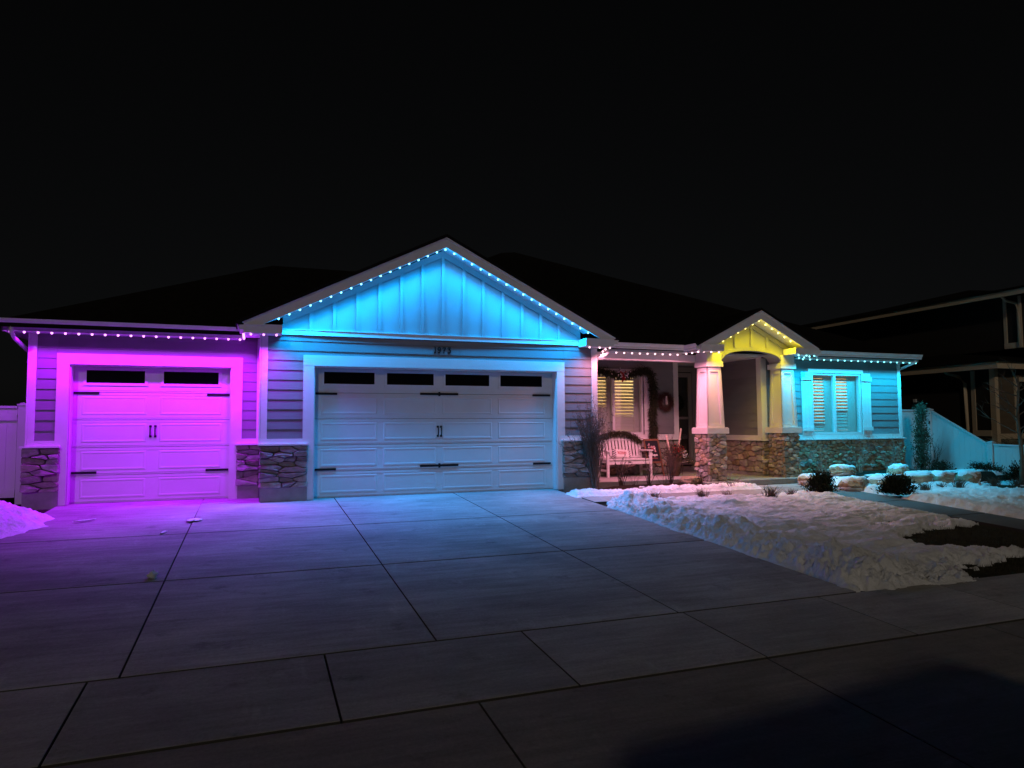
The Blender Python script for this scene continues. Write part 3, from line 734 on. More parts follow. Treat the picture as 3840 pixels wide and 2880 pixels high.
for sgn in (-1, 1):
    a = 10.595 + sgn * 1.17; b_ = 10.595
    pz = lambda x: 3.63 - .49 * abs(x - 10.595)
    q = (a, pz(a), b_, pz(b_)) if sgn < 0 else (b_, pz(b_), a, pz(a))
    rake('rake_frieze', GABLEM, *q, -.218, -.1925, .10, parent=ga)
xl2, xr2 = 8.925, 12.15
rake('rake_fascia', TRIMH, xl2, pl(xl2), PX, PZ, PY, PY + .04, .19)
rake('rake_fascia', TRIMH, PX, PZ, xr2, pl(xr2), PY, PY + .04, .19)
rake('rake_drip_edge', TRIM, xl2 - .02, pl(xl2) + .022, PX, PZ + .03, PY - .014, PY + .02, .042)
rake('rake_drip_edge', TRIM, PX, PZ + .03, xr2 + .02, pl(xr2) + .022, PY - .014, PY + .02, .042)
for sgn in (-1, 1):
    n = 7
    for i in range(n):
        a = PX + sgn * 1.35 * i / n; b_ = PX + sgn * (1.35 * (i + 1) / n - .006); za, zb = pl(a) - .15, pl(b_) - .15
        q = [(a, za), (b_, zb), (b_, zb - .012), (a, za - .012)]
        MB().prism(q if sgn > 0 else q[::-1], PY + .042, -.19).build('soffit_panel', SOFFIT, house)
for x0, x1 in ((8.93, 9.525), (11.49, 12.14)):
    MB().box(x0, x1, PY + .001, -.226, 2.925, 3.06).build('eave_return', TRIMH, house)
    MB().box(x0, x1, PY - .012, PY, 3.04, 3.064).build('return_drip_edge', TRIM, house)
box('eave_box', TRIM, house, 8.93, 9.35, -.225, -.042, 2.926, 3.05)
box('eave_box', TRIM, house, 11.84, 12.14, -.225, -.042, 2.926, 3.05)
zr2 = PZ + .07
roofpart([(8.83, PY - .03, zr2 - PS * 1.715), (PX, PY - .03, zr2), (PX, 3.2, zr2), (8.83, 3.2, zr2 - PS * 1.715)], .05)
roofpart([(PX, PY - .03, zr2), (12.25, PY - .03, zr2 - PS * 1.705), (12.25, 3.2, zr2 - PS * 1.705), (PX, 3.2, zr2)], .05)

# ------------------------------------------------------------------ windows with lit rooms and louvres
def window(face, u0, u1, z0, z1, um, louvers, stiles, warm, power, tilt):
    wn = empty('window', parent=house)
    fr = MB(); t = .05
    for q in ((u0, u1, z1 - t, z1), (u0, u1, z0, z0 + t), (u0, u0 + t, z0 + t, z1 - t), (u1 - t, u1, z0 + t, z1 - t)): face.box(fr, q[0], q[1], -.09, .014, q[2], q[3])
    fr.build('window_frame', VINYL, wn)
    face.part('mullion', VINYL, wn, um - .032, um + .032, -.07, .010, z0 + t, z1 - t)
    face.part('pane', PANE, wn, u0 + t, um - .033, -.045, -.041, z0 + t, z1 - t)
    face.part('pane', PANE, wn, um + .033, u1 - t, -.04, -.036, z0 + t, z1 - t)
    for (a, b_) in stiles: face.part('louver_stile', LOUVER, wn, a, b_, -.165, -.125, z0 + .03, z1 - .03)
    p = .0812
    for (a, b_, open_rows) in louvers:
        n = int((z1 - z0 - .22) / p)
        face.part('louver_rail', LOUVER, wn, a, b_, -.16, -.13, z1 - .12, z1 - .03)
        face.part('louver_rail', LOUVER, wn, a, b_, -.16, -.13, z0 + .03, z0 + .10)
        for k in range(n):
            zc = z1 - .165 - k * p
            tl_ = tilt if k < open_rows else 1.42
            hw_ = .044
            dz = math.sin(tl_) * hw_; dd = math.cos(tl_) * hw_
            v = []
            for u in (a, b_):
                v += [face.pt(u, -.145 + dd, zc - dz), face.pt(u, -.145 - dd, zc + dz), face.pt(u, -.145 - dd + .006, zc + dz + .004), face.pt(u, -.145 + dd + .006, zc - dz + .004)]
            MB().add(v, [(0, 1, 2, 3), (7, 6, 5, 4), (0, 4, 5, 1), (1, 5, 6, 2), (2, 6, 7, 3), (3, 7, 4, 0)]).build('slat', LOUVER, wn)
    # room behind
    rm = MB(); a, b_, za, zb, dp = u0 - .25, u1 + .25, z0 - .3, z1 + .25, 2.2
    P = face.pt
    v = [P(u, d, z) for z in (za, zb) for d in (-.16, -dp) for u in (a, b_)]
    rm.add(v, [(2, 3, 7, 6), (0, 2, 6, 4), (1, 5, 7, 3), (0, 1, 3, 2), (4, 6, 7, 5)])
    for q in ((a, u0, za, zb), (u1, b_, za, zb), (u0, u1, za, z0), (u0, u1, z1, zb)): face.box(rm, q[0], q[1], -.165, -.152, q[2], q[3])
    rm.build('room_wall', CREAM, wn)
    L = bpy.data.lights.new('room_lamp', 'POINT'); L.energy = power; L.color = warm; L.shadow_soft_size = .12
    lo = bpy.data.objects.new('room_lamp', L); link(lo, wn); lo.location = P((u0 + u1) / 2 + .1, -1.2, z1 + .05)
    return wn
window(FR, 12.83, 14.44, 1.055, 2.585, 13.58, [(12.9, 13.36, 14), (13.64, 14.12, 10)], [(12.80, 12.9), (13.36, 13.64), (14.12, 14.47)], (1, .76, .48), 95, .92)
window(FW, 7.33, 8.97, 1.085, 2.615, 8.15, [(7.42, 8.02, 9), (8.21, 8.78, 12)], [(7.30, 7.42), (8.02, 8.21), (8.78, 9.0)], (1, .80, .46), 110, .82)
FR.part('window_header', TRIMH, house, 12.72, 14.5, .002, .04, 2.588, 2.685)
FW.part('window_header', TRIMH, house, 7.2, 9.1, .002, .04, 2.618, 2.70)
FW.part('window_sill', TRIMH, house, 7.05, 9.28, .002, .05, .972, 1.083)

def shutter(face, u0, u1, z0, z1, za, zb):
    s = empty('window_shutter', parent=house); n = 3; w_ = (u1 - u0) / n
    for i in range(n): face.part('shutter_board', TRIM, s, u0 + i * w_ + .002, u0 + (i + 1) * w_ - .002, .022, .042, z0, z1)
    for z in (za, zb): face.part('shutter_batten', TRIM, s, u0 - .02, u1 + .02, .0425, .068, z - .046, z + .046)
shutter(FR, 12.50, 12.815, 1.052, 2.6, 2.448, 1.19)
shutter(FR, 14.445, 14.74, 1.052, 2.595, 2.448, 1.19)
shutter(FW, 8.99, 9.27, 1.086, 2.61, 2.46, 1.23)
shutter(FW, 7.03, 7.31, 1.086, 2.61, 2.46, 1.23)

# ------------------------------------------------------------------ front door
fd = empty('front_door', parent=house)
mb = MB(); FD.box(mb, 9.98, 10.09, .001, .05, .2, 2.86); FD.box(mb, 11.03, 11.14, .001, .05, .2, 2.86); FD.box(mb, 10.091, 11.029, .001, .05, 2.74, 2.86)
mb.build('door_casing', DOORPAINT, fd)
mb = MB()
for q in ((10.1, 10.24, .24, 2.72), (10.9, 11.02, .24, 2.72), (10.241, 10.899, 2.6, 2.72), (10.241, 10.899, .24, .41), (10.241, 10.899, 1.465, 1.53)): FD.box(mb, q[0], q[1], .0, .04, q[2], q[3])
mb.build('storm_door', DOORPAINT, fd)
FD.part('pane', PANE, fd, 10.241, 10.899, .015, .019, 1.531, 2.599)
FD.part('pane', PANE, fd, 10.241, 10.899, .015, .019, .411, 1.464)
FD.part('door_slab', DARKDOOR, fd, 10.09, 11.03, -.12, -.07, .2, 2.74)
FD.part('threshold', FOOT, fd, 9.99, 11.13, -.1, .12, .085, .2)
MB().tube([FD.pt(10.17, .06, 1.2), FD.pt(10.17, .08, 1.26), FD.pt(10.17, .06, 1.32)], .012, 6).build('handle', BLACK, fd)

# ================================================================== strings of eave lights
LENS_V = []
def lens_mesh(name, mat):
    mb = MB(); n = 10
    rings = [(.016, .004), (.020, -.007), (.018, -.018), (.012, -.027), (.0, -.031)]
    v = []
    for r_, z in rings[:-1]: v += [(r_ * math.cos(2 * math.pi * k / n), r_ * math.sin(2 * math.pi * k / n), z) for k in range(n)]
    v.append((0, 0, -.031)); f = []
    for i in range(len(rings) - 2):
        for k in range(n): f.append((i * n + k, (i + 1) * n + k, (i + 1) * n + (k + 1) % n, i * n + (k + 1) % n))
    b_ = (len(rings) - 2) * n
    for k in range(n): f.append((b_ + k, len(v) - 1, b_ + (k + 1) % n))
    return mb.add(v, f, True).mesh(name, mat)

def light_string(label, color, glow, power, runs, cone=142, side=0, track=TRIM):
    """runs: list of point lists; a bulb hangs at each point"""
    s = thing('light_string', label, 'string lights', group='coloured lights along the eaves')
    lm = lens_mesh('bulb', emitter('led_' + label.split()[0], glow, 1.0))
    L = bpy.data.lights.new('led', 'SPOT'); L.energy = power; L.color = color; L.spot_size = R(cone); L.spot_blend = 1.0; L.shadow_soft_size = .025
    if side:
        L2 = bpy.data.lights.new('led_side_glow', 'POINT'); L2.energy = side; L2.color = color; L2.shadow_soft_size = .02
    tr = MB()
    for pts in runs:
        pts = [Vector(p) for p in pts]
        if len(pts) > 1: tr.bar(pts[0] + Vector((0, 0, .010)), pts[-1] + Vector((0, 0, .010)), .034, .012)
        for p in pts:
            b_ = mobj('bulb', lm, s, p)
            lo = bpy.data.objects.new('led', L); link(lo, b_); lo.location = (0, 0, -.046)
            if side:
                l2 = bpy.data.objects.new('led_side_glow', L2); link(l2, b_); l2.location = (0, .0, -.06)
    tr.build('track', track, s)
    return s
def lin(p0, p1, n): return [tuple(p0[k] + (p1[k] - p0[k]) * i / (n - 1) for k in range(3)) for i in range(n)]

KP = 1.0
MAG, PNK, BLU, YEL, CYN = (.40, .0, 1.0), (1.0, .30, .46), (0, .36, 1.0), (1.0, .80, .0), (0, .58, 1.0)
light_string('magenta string lights under the eave of the small garage', MAG, (2.3, .8, 2.6), 48 * KP,
    [lin((-3.9, .372, 2.925), (-.37, .372, 2.925), 19), lin((-.30, .30, 2.94), (-.30, -.30, 2.94), 5), lin((-.18, -.36, 2.94), (.24, -.36, 2.94), 3)])
gl_ = []
light_string('blue string lights along both slopes of the big garage gable', BLU, (0.83, 2.25, 2.55), 50 * KP,
    [lin((.273, -.32, gline(.273) - .175), (3.145, -.32, gline(3.145) - .175), 17), [(GX, -.32, GZ - .195)], lin((3.49, -.32, gline(3.49) - .175), (6.36, -.32, gline(6.36) - .175), 17)], cone=128, side=.6)
light_string('pink string lights along the porch eave above the white bench', PNK, (2.7, 1.58, 1.8), 30 * KP,
    [lin((6.37, -.36, 2.935), (6.84, -.36, 2.935), 3), lin((6.88, -.10, 2.935), (6.88, .03, 2.90), 2), lin((7.0, .0, 2.885), (8.74, .0, 2.885), 10), lin((8.93, -.06, 2.905), (8.93, -.5, 2.905), 3), lin((9.02, -.57, 2.905), (9.42, -.57, 2.905), 3)], cone=150)
light_string('yellow string lights under the small arched porch gable', YEL, (2.7, 2.25, 0.83), 13 * KP,
    [lin((9.55, -.55, pl(9.55) - .195), (10.36, -.55, pl(10.36) - .195), 5), [(PX - .01, -.55, PZ - .205)], lin((10.72, -.55, pl(10.72) - .195), (11.42, -.55, pl(11.42) - .195), 5)], cone=150, side=.35)
light_string('cyan string lights under the bedroom eave at the right end', CYN, (0.6, 2.2, 2.3), 40 * KP,
    [lin((11.62, -.57, 2.905), (12.08, -.57, 2.905), 3), lin((12.1, -.4, 2.905), (12.1, -.06, 2.9), 3), lin((12.28, .0, 2.885), (15.98, .0, 2.885), 18)], cone=140)

# ================================================================== fences
def fence_run(f, face, u0, u1, top, z0, board=.15, rails=True):
    n = max(1, round((u1 - u0) / board)); w_ = (u1 - u0) / n
    for i in range(n):
        a = u0 + i * w_ + .0015; b_ = u0 + (i + 1) * w_ - .0015
        v = [face.pt(u, d, z) for d in (0, .022) for u, z in ((a, z0), (b_, z0), (b_, top(b_)), (a, top(a)))]
        MB().add(v, [(0, 3, 2, 1), (4, 5, 6, 7), (0, 1, 5, 4), (1, 2, 6, 5), (2, 3, 7, 6), (3, 0, 4, 7)]).build('fence_board', VINYL, f)
    if rails:
        m_ = 6
        us = [u0 + (u1 - u0) * i / m_ for i in range(m_ + 1)]
        for lo, hi, nm in ((-.005, .035, 'top_rail'),):
            mb = MB()
            for a, b_ in zip(us[:-1], us[1:]):
                v = [face.pt(u, d, top(u) + dz) for d in (-.02, .045) for u, dz in ((a, lo), (b_, lo), (b_, hi), (a, hi))]
                mb.add(v, [(0, 3, 2, 1), (4, 5, 6, 7), (0, 1, 5, 4), (1, 2, 6, 5), (2, 3, 7, 6), (3, 0, 4, 7)])
            mb.build(nm, VINYL, f)
        face.part('bottom_rail', VINYL, f, u0, u1, -.02, .045, z0 - .05, z0 + .08)
def fence_post(f, x, y, z0, z1, s=.065):
    mb = MB(); mb.box(x - s, x + s, y - s, y + s, z0, z1); mb.build('post', VINYL, f)
    mb = MB(); mb.box(x - s - .012, x + s + .012, y - s - .012, y + s + .012, z1, z1 + .03)
    v = [(x - s, y - s, z1 + .03), (x + s, y - s, z1 + .03), (x + s, y + s, z1 + .03), (x - s, y + s, z1 + .03), (x, y, z1 + .06)]
    mb.add(v, [(0, 1, 4), (1, 2, 4), (2, 3, 4), (3, 0, 4)]); mb.build('post_cap', VINYL, f)

fr_ = thing('vinyl_fence', 'white vinyl fence beside the bedroom wall stepping down along the neighbouring lot', 'fence', (15.8, .9, 0))
def unparented(o_): return o_
fr_.location = (0, 0, 0)
fb = Face((0, .92, 0), (1, 0, 0), (0, -1, 0))
fence_run(fr_, fb, 15.82, 17.38, lambda u: 1.66, .08)
fence_post(fr_, 17.45, .85, 0, 1.68)
fs = Face((17.47, 0, 0), (0, -1, 0), (-1, 0, 0))
fence_run(fr_, fs, -.78, .74, lambda u: 1.64 - (1.64 - .76) * (u + .78) / 1.52, .04)
fence_post(fr_, 17.48, -.82, -.06, .80)
fence_run(fr_, fs, .90, 3.2, lambda u: .75 - .05 * (u - .9) / 2.3, -.1)
fence_post(fr_, 17.48, -3.27, -.2, .72)
box('gate_latch', BLACK, fr_, 17.33, 17.37, .77, .784, 1.3, 1.38)
fl_ = thing('vinyl_gate', 'white vinyl gate panel beside the small garage lit purple', 'gate')
ff = Face((0, 1.3, 0), (1, 0, 0), (0, -1, 0))
fence_run(fl_, ff, -6.3, -4.0, lambda u: 1.68, .17)
fence_post(fl_, -3.92, 1.3, 0, 1.72)
fence_post(fl_, -6.38, 1.3, 0, 1.72)
ff.part('middle_rail', VINYL, fl_, -6.3, -4.0, .023, .05, 1.46, 1.55)

# ================================================================== house next door
nb = thing('neighbour_house', 'dark two storey house next door with tan trim behind the white fence', 'house', (20, .77, 0))
nb.location = (0, 0, 0)
NX, NY = 20.0, .77
FNs = Face((NX, 0, 0), (0, 1, 0), (-1, 0, 0)); FNf = Face((0, NY, 0), (1, 0, 0), (0, -1, 0))
MB().box(NX, 27.5, NY, 13, -.05, 2.95).build('lower_wall', NSHADE, nb)
MB().box(NX + .42, 27.5, .18, 12, 3.45, 5.0).build('upper_wall', NSHADE, nb)
k = 0; z = .95
while z < 2.9:
    for nm, fc, a, b_ in (('siding_board', FNf, 20.05, 20.79),):
        v = [fc.pt(a, .001, z), fc.pt(b_, .001, z), fc.pt(b_, .018, z), fc.pt(a, .018, z), fc.pt(a, .001, z + .19), fc.pt(b_, .001, z + .19), fc.pt(b_, .006, z + .19), fc.pt(a, .006, z + .19)]
        MB().add(v, [(0, 1, 2, 3), (7, 6, 5, 4), (3, 2, 6, 7), (0, 3, 7, 4), (1, 5, 6, 2)]).build(nm, NSIDE, nb)
    z += .178
FNf.part('corner_trim', NTRIM, nb, NX - .02, NX + .12, .001, .03, 0, 2.9)
FNs.part('corner_trim', NTRIM, nb, NY - .029, NY + .13, .001, .022, 0, 2.88)
FNs.part('wall_trim', NTRIM, nb, 1.34, 1.46, .001, .03, 1.1, 2.86)
FNs.part('water_table', NTRIM, nb, NY + .131, 1.46, .001, .035, .93, 1.1)
FNf.part('water_table', NTRIM, nb, 20.121, 24, .001, .04, .85, 1.0)
FNf.part('window_trim', NTRIM, nb, 20.79, 20.93, .001, .04, 1.0, 2.72)
FNf.part('window_trim', NTRIM, nb, 20.931, 22.4, .001, .04, 2.53, 2.72)
FNf.part('pane', DGLASS, nb, 20.931, 22.3, .001, .01, 1.0, 2.529)
MB().box(NX - .45, 24.5, NY - .42, NY - .35, 2.86, 3.06).build('lower_fascia', NTRIM, nb)
MB().box(NX - .45, NX - .38, NY - .349, 13, 2.86, 3.06).build('lower_fascia', NTRIM, nb)
MB().slab([(NX - .5, NY - .5, 3.1), (24.5, NY - .5, 3.1), (24.5, 2.5, 3.9), (NX + .42, 2.5, 3.5), (NX - .5, 13, 3.1)], .05).build('lower_roof', ROOF, nb)
FNu = Face((NX + .42, 0, 0), (0, 1, 0), (-1, 0, 0))
FNu.part('upper_trim', NTRIM, nb, .18, .26, .001, .03, 3.62, 4.95); FNu.part('upper_trim', NTRIM, nb, .60, .69, .001, .03, 3.62, 4.95); FNu.part('upper_band', NTRIM, nb, .18, .69, .001, .04, 3.46, 3.62)
MB().box(NX - .04, NX + .02, -.4, 13, 4.93, 5.08).build('upper_fascia', NTRIM, nb)
MB().box(NX + .0, 27.5, -.4, 13, 5.085, 5.1).build('upper_soffit', NSHADE, nb)
MB().slab([(NX - .08, -.45, 5.14), (24, -.45, 5.14), (25, 5, 6.3), (NX - .08 + 4.0, 8, 6.0), (NX - .08, 14, 5.14)], .06).build('upper_roof', ROOF, nb)
MB().tube([(NX - .07, 2.25, 2.95), (NX - .07, 2.2, 2.85), (NX - .06, 1.8, 2.72), (NX - .05, 1.62, 2.5), (NX - .05, 1.6, 1.1), (NX - .05, 1.6, 0)], .045, 8).build('downspout', NTRIM, nb)
MB().tube([(NX + .0, .45, 4.95), (NX + .1, .4, 4.82), (NX + .34, .28, 4.74), (NX + .38, .26, 4.5), (NX + .38, .26, 3.5)], .04, 8).build('downspout', NTRIM, nb)
FNs.part('wall_vent', VINYL, nb, 3.3, 3.4, .001, .05, 2.0, 2.1)

# ================================================================== snow
def snow_field(name, x0, x1, y0, y1, step, hf, label):
    nx = int((x1 - x0) / step) + 1; ny = int((y1 - y0) / step) + 1
    X, Y = np.meshgrid(np.linspace(x0, x1, nx), np.linspace(y0, y1, ny))
    X = X + (fbm(X * 7, Y * 7, 2)) * .02; Y = Y + (fbm(X * 7 + 50, Y * 7, 2)) * .02
    H = hf(X, Y)
    GZ_ = np.where(Y >= 0, 0, SL * Y)
    Z = GZ_ + np.maximum(H, -.075)
    keep = H > -.035
    fm = keep[:-1, :-1] | keep[1:, :-1] | keep[:-1, 1:] | keep[1:, 1:]
    idx = np.arange(nx * ny).reshape(ny, nx)
    F = np.stack([idx[:-1, :-1][fm], idx[:-1, 1:][fm], idx[1:, 1:][fm], idx[1:, :-1][fm]], -1)
    used = np.unique(F); remap = -np.ones(nx * ny, int); remap[used] = np.arange(len(used))
    V = np.stack([X.ravel(), Y.ravel(), Z.ravel()], -1)[used]; F = remap[F]
    me = bpy.data.meshes.new(name)
    me.vertices.add(len(V)); me.vertices.foreach_set('co', V.astype(np.float32).ravel())
    me.loops.add(F.size); me.loops.foreach_set('vertex_index', F.astype(np.int32).ravel())
    me.polygons.add(len(F)); me.polygons.foreach_set('loop_start', np.arange(0, F.size, 4, dtype=np.int32)); me.polygons.foreach_set('loop_total', np.full(len(F), 4, np.int32))
    me.polygons.foreach_set('use_smooth', np.ones(len(F), bool)); me.update(); me.validate()
    me.materials.append(SNOW)
    o_ = mobj(name, me); tag(o_, label, 'snow', kind='stuff'); return o_
sst = lambda a, b_, x: (lambda t: t * t * (3 - 2 * t))(np.clip((x - a) / (b_ - a), 0, 1))
def lawn_snow(X, Y):
    n1 = fbm(X * 1.1, Y * 1.1, 4); n2 = fbm(X * 5, Y * 5, 4); n3 = fbm(X * 10 + 3, Y * 10, 5, 2.0, .72); st_ = fbm(X * 1.4 + 7, Y * 5.5, 5)
    # distance to the four sides of the lawn patch
    n0 = fbm(X * 2.3 + 31, Y * 2.3, 3)
    dxl = X - (5.76 + .10 * n0 + .08 * n2 + .25 * sst(-2.3, -1.7, Y))
    dyb = Y - (-7.62 + .07 * n0 + .07 * n2 + np.where(X > 7.6, .35 * sst(7.4, 8.2, X), 0)); dyt = (-1.72 + .10 * n1 + .05 * n2) - Y; dxr = (10.86 + .06 * n2 - .28 * sst(-4.5, -6, Y) * 0) - X
    dc = .45 - np.hypot(np.minimum(dxl - .45, 0), np.minimum(dyb - .45, 0))
    d = np.minimum(np.minimum(np.minimum(dxl, dyb), dc), np.minimum(dyt, dxr))
    base = .075 + .05 * n1 + .10 * st_
    bank = .085 * np.exp(-((dxl - .5) / .42) ** 2) * (.85 + .7 * n0) + .07 * np.exp(-((dyb - .5) / .45) ** 2) * sst(8.6, 6.6, X) * (1 + .6 * n0) + .05 * np.exp(-((X - 6.3) ** 2 + (Y + 7.1) ** 2) / .5)
    h = (base + bank) * (.35 * sst(-.02, .07, d) + .65 * sst(.0, .55, d + .12 * n2)) + .07 * n2 * sst(0, .3, d) * (.3 + 1.2 * np.exp(-(dxl / .8) ** 2)) + (.09 + .07 * np.exp(-(np.minimum(dxl, dyb) / .6) ** 2)) * n3 * sst(-.02, .1, d) * np.exp(-(np.minimum(dxl, dyb) / .6) ** 2)
    # melted turf
    e = ((X - 10.35) / 1.75) ** 2 + ((Y + 6.05) / (.80 + .25 * n1)) ** 2
    h = h - .35 * sst(1.35, .75, e + .5 * n2 + .3 * n1)
    e2 = ((X - 9.6) / 2.2) ** 2 + ((Y + 7.35) / .42) ** 2
    h = h - .22 * sst(1.3, .5, e2 + .9 * n2 + .6 * n1) * sst(7.2, 8.0, X)
    for cx, cy, r_ in ((8.95, -4.9, .22), (9.5, -4.6, .15), (8.4, -5.3, .12), (9.9, -4.95, .2), (7.4, -6.7, .14)):
        h = h - .13 * np.exp(-(((X - cx) / (r_ * 2)) ** 2 + ((Y - cy) / r_) ** 2)) * (1 + n2)
    h = h - .10 * sst(.1, .5, st_ + .5 * n2) * sst(7.6, 9.2, X) * sst(-3.0, -4.4, Y)
    return np.where(d > -.02, h, -.2)
snow_field('lawn_snow', 5.6, 11.05, -7.85, -1.55, .018, lawn_snow, 'bank of old lumpy snow covering the front lawn beside the driveway')
def side_snow(X, Y):
    n1 = fbm(X * .9 + 40, Y * .9, 4); n2 = fbm(X * 4.5, Y * 4.5 + 9, 4); st_ = fbm(X * .7 + 3, Y * 4.0 + 8, 4)
    d = np.minimum(np.minimum(X - (11.90 + .06 * n2), Y - (-7.5 + .2 * n2)), np.minimum((-1.55 + .12 * n2) - Y, 19 - X))
    h = (.06 + .04 * n1 + .03 * st_ + .06 * np.exp(-((X - 12.2) / .25) ** 2)) * sst(-.01, .16, d) + .03 * n2 + .07 * fbm(X * 9, Y * 9, 4, 2., .8)
    h = h - .14 * sst(.05, .55, st_ + .5 * n2 + .18 * (X - 13.5)) * sst(12.4, 14.6, X) * sst(-2.6, -3.6, Y)
    for cx, cy, r_ in ((13.3, -2.3, .22), (14.5, -2.25, .3), (12.2, -2.55, .38), (16.3, -2.2, .6), (15.4, -2.3, .25)): h = h - .2 * np.exp(-((X - cx) ** 2 + (Y - cy) ** 2) / r_ ** 2)
    return np.where(d > -.02, h, -.2)
snow_field('side_snow', 11.8, 18.8, -7.6, -1.4, .04, side_snow, 'thin patchy snow beyond the dark path below the boulders')
def bed_snow(X, Y):
    n1 = fbm(X * 1.3 + 90, Y * 1.3, 4); n2 = fbm(X * 6, Y * 6 + 9, 4)
    d = np.minimum(np.minimum(X - 5.72, 10.15 - .35 * (Y + .98) - X), np.minimum(Y - (-1.06 + .06 * n2), (-.52 + .16 * n1 + .08 * n2 + .16 * sst(8.6, 9.6, X) - .16 * sst(6.9, 6.2, X) * 0) - Y))
    return np.where(d > -.05, (.07 + .03 * n1) * sst(-.02, .14, d) + .03 * n2 + .05 * fbm(X * 11, Y * 11, 4, 2., .8) * sst(-.02, .1, d), -.2)
snow_field('bed_snow', 5.65, 10.3, -1.25, -.2, .02, bed_snow, 'narrow strip of snow between the planting bed and the walk')
def upper_snow(X, Y):
    n1 = fbm(X * 1.0 + 20, Y * 1.2, 4); n2 = fbm(X * 5, Y * 5 + 2, 4)
    d = np.minimum(np.minimum(X - 12.0, 17.2 - X), np.minimum(Y - (-1.5 + .1 * n2), (-.62 + .25 * n1) - Y))
    z = .10 - SL * Y
    return np.where(d > -.05, (.17 + .04 * n1) * sst(-.02, .25, d) + .03 * n2 + .02, -.2)
snow_field('upper_bed_snow', 11.95, 17.4, -1.65, -.3, .03, upper_snow, 'snow lying on the raised bed behind the boulders')
def pile_snow(X, Y):
    n1 = fbm(X * 1.5 + 9, Y * 1.5, 4); n2 = fbm(X * 6, Y * 6 + 2, 4); n3 = fbm(X * 15, Y * 15, 3)
    e = np.sqrt(((X + 4.3) / 1.3) ** 2 + ((Y + 1.25) / 1.55) ** 2) + .22 * n1 + .05 * n2
    return .23 * sst(1.02, .45, e) - .05 * sst(.95, 1.1, e) + (.08 * n2 + .06 * n3) * sst(1.05, .8, e) + .012
snow_field('snow_pile', -5.8, -2.4, -3.1, .6, .024, pile_snow, 'shovelled pile of snow glowing purple at the left edge of the driveway')
def chunk(name, x, y, s, label, seed, z=None):
    rnd = random.Random(seed); mb = MB(); nu, nv = 12, 8; v = []; f = []
    for j in range(nv + 1):
        for i in range(nu):
            a = 2 * math.pi * i / nu; b_ = math.pi * j / nv; r_ = 1 + rnd.uniform(-.28, .28)
            v.append((math.sin(b_) * math.cos(a) * s[0] * r_, math.sin(b_) * math.sin(a) * s[1] * r_, (math.cos(b_) * r_ * .9 + .75) * s[2]))
    for j in range(nv):
        for i in range(nu): f.append((j * nu + i, j * nu + (i + 1) % nu, (j + 1) * nu + (i + 1) % nu, (j + 1) * nu + i))
    mb.add(v, f, True); return tag(mb.build(name, SNOW, None, (x, y, gz(y) if z is None else z), (0, 0, rnd.uniform(0, 3))), label, 'snow')
chunk('snow_chunk', -1.08, -4.88, (.075, .05, .045), 'small lump of snow at a driveway joint crossing', 1)
chunk('snow_chunk', -.93, -1.55, (.10, .16, .012), 'thin smear of snow on the purple lit driveway joint', 2)
chunk('snow_chunk', -2.45, -1.15, (.16, .03, .012), 'thin streak of snow on the driveway beside the purple pile', 3)
chunk('snow_chunk', -1.25, -2.4, (.14, .03, .01), 'thin streak of snow along the first cross joint', 6)

# grass in the melted patch
gb = MB(); rnd = random.Random(4)
for _ in range(9000):
    x = rnd.uniform(8.0, 10.9); y = rnd.uniform(-7.55, -4.6); a = rnd.uniform(0, 6.28); h = rnd.uniform(.025, .06); t = rnd.uniform(.2, .9)
    p = Vector((x, y, gz(y) - .05)); q = p + Vector((math.cos(a) * h * t, math.sin(a) * h * t, h)); s_ = Vector((-math.sin(a), math.cos(a), 0)) * .003
    gb.add([p - s_, p + s_, q], [(0, 1, 2)])
tag(gb.build('lawn_grass', material('dormant_grass_blades', (.055, .05, .028), .9)), 'matted dormant grass showing through the melted snow', 'grass', kind='stuff')

# ================================================================== boulders
def boulder(label, x, y, z, sx_, sy_, sz_, seed, rz=0, cap=True, mat=BOULD):
    rnd = random.Random(seed); b = thing('boulder', label, 'boulder', (x, y, z), rz, 'landscape boulders')
    nu, nv = 22, 14
    planes = [(Vector((rnd.gauss(0, 1), rnd.gauss(0, 1), rnd.gauss(0, .7))).normalized(), rnd.uniform(.62, .92)) for _ in range(12)] + [(Vector((rnd.uniform(-.15, .15), rnd.uniform(-.15, .15), 1)).normalized(), rnd.uniform(.68, .8))]
    P = [[None] * nu for _ in range(nv + 1)]
    for j in range(nv + 1):
        for i in range(nu):
            a = 2 * math.pi * i / nu; c_ = math.pi * j / nv
            d = Vector((math.sin(c_) * math.cos(a), math.sin(c_) * math.sin(a), math.cos(c_)))
            r_ = 1.0
            for n_, k_ in planes:
                t = d.dot(n_)
                if t > .05: r_ = min(r_, k_ / t)
            r_ += rnd.uniform(-.045, .045)
            P[j][i] = d * r_
    def mk(fn, sm_=False):
        v = [fn(P[j][i]) for j in range(nv + 1) for i in range(nu)]
        f = [(j * nu + i, (j + 1) * nu + i, (j + 1) * nu + (i + 1) % nu, j * nu + (i + 1) % nu) for j in range(nv) for i in range(nu)]
        return MB().add(v, f, sm_)
    sx_ *= .95; sz_ *= .82
    sc = lambda p, k_=1: Vector((p.x * sx_ * k_, p.y * sy_ * k_, p.z * sz_ * k_ + sz_ * .5))
    o_ = mk(sc).build('rock', mat, b)
    if cap:
        mk(lambda p: sc(p, .97) + (Vector((0, 0, .035 + .01 * math.sin(p.x * 9) * math.cos(p.y * 7))) if p.normalized().z > .5 + .35 * math.sin(p.x * 5 + seed) * math.cos(p.y * 6 + seed * 2) else Vector((0, 0, -.05))), True).build('snow_cap', SNOW, b)
    return b
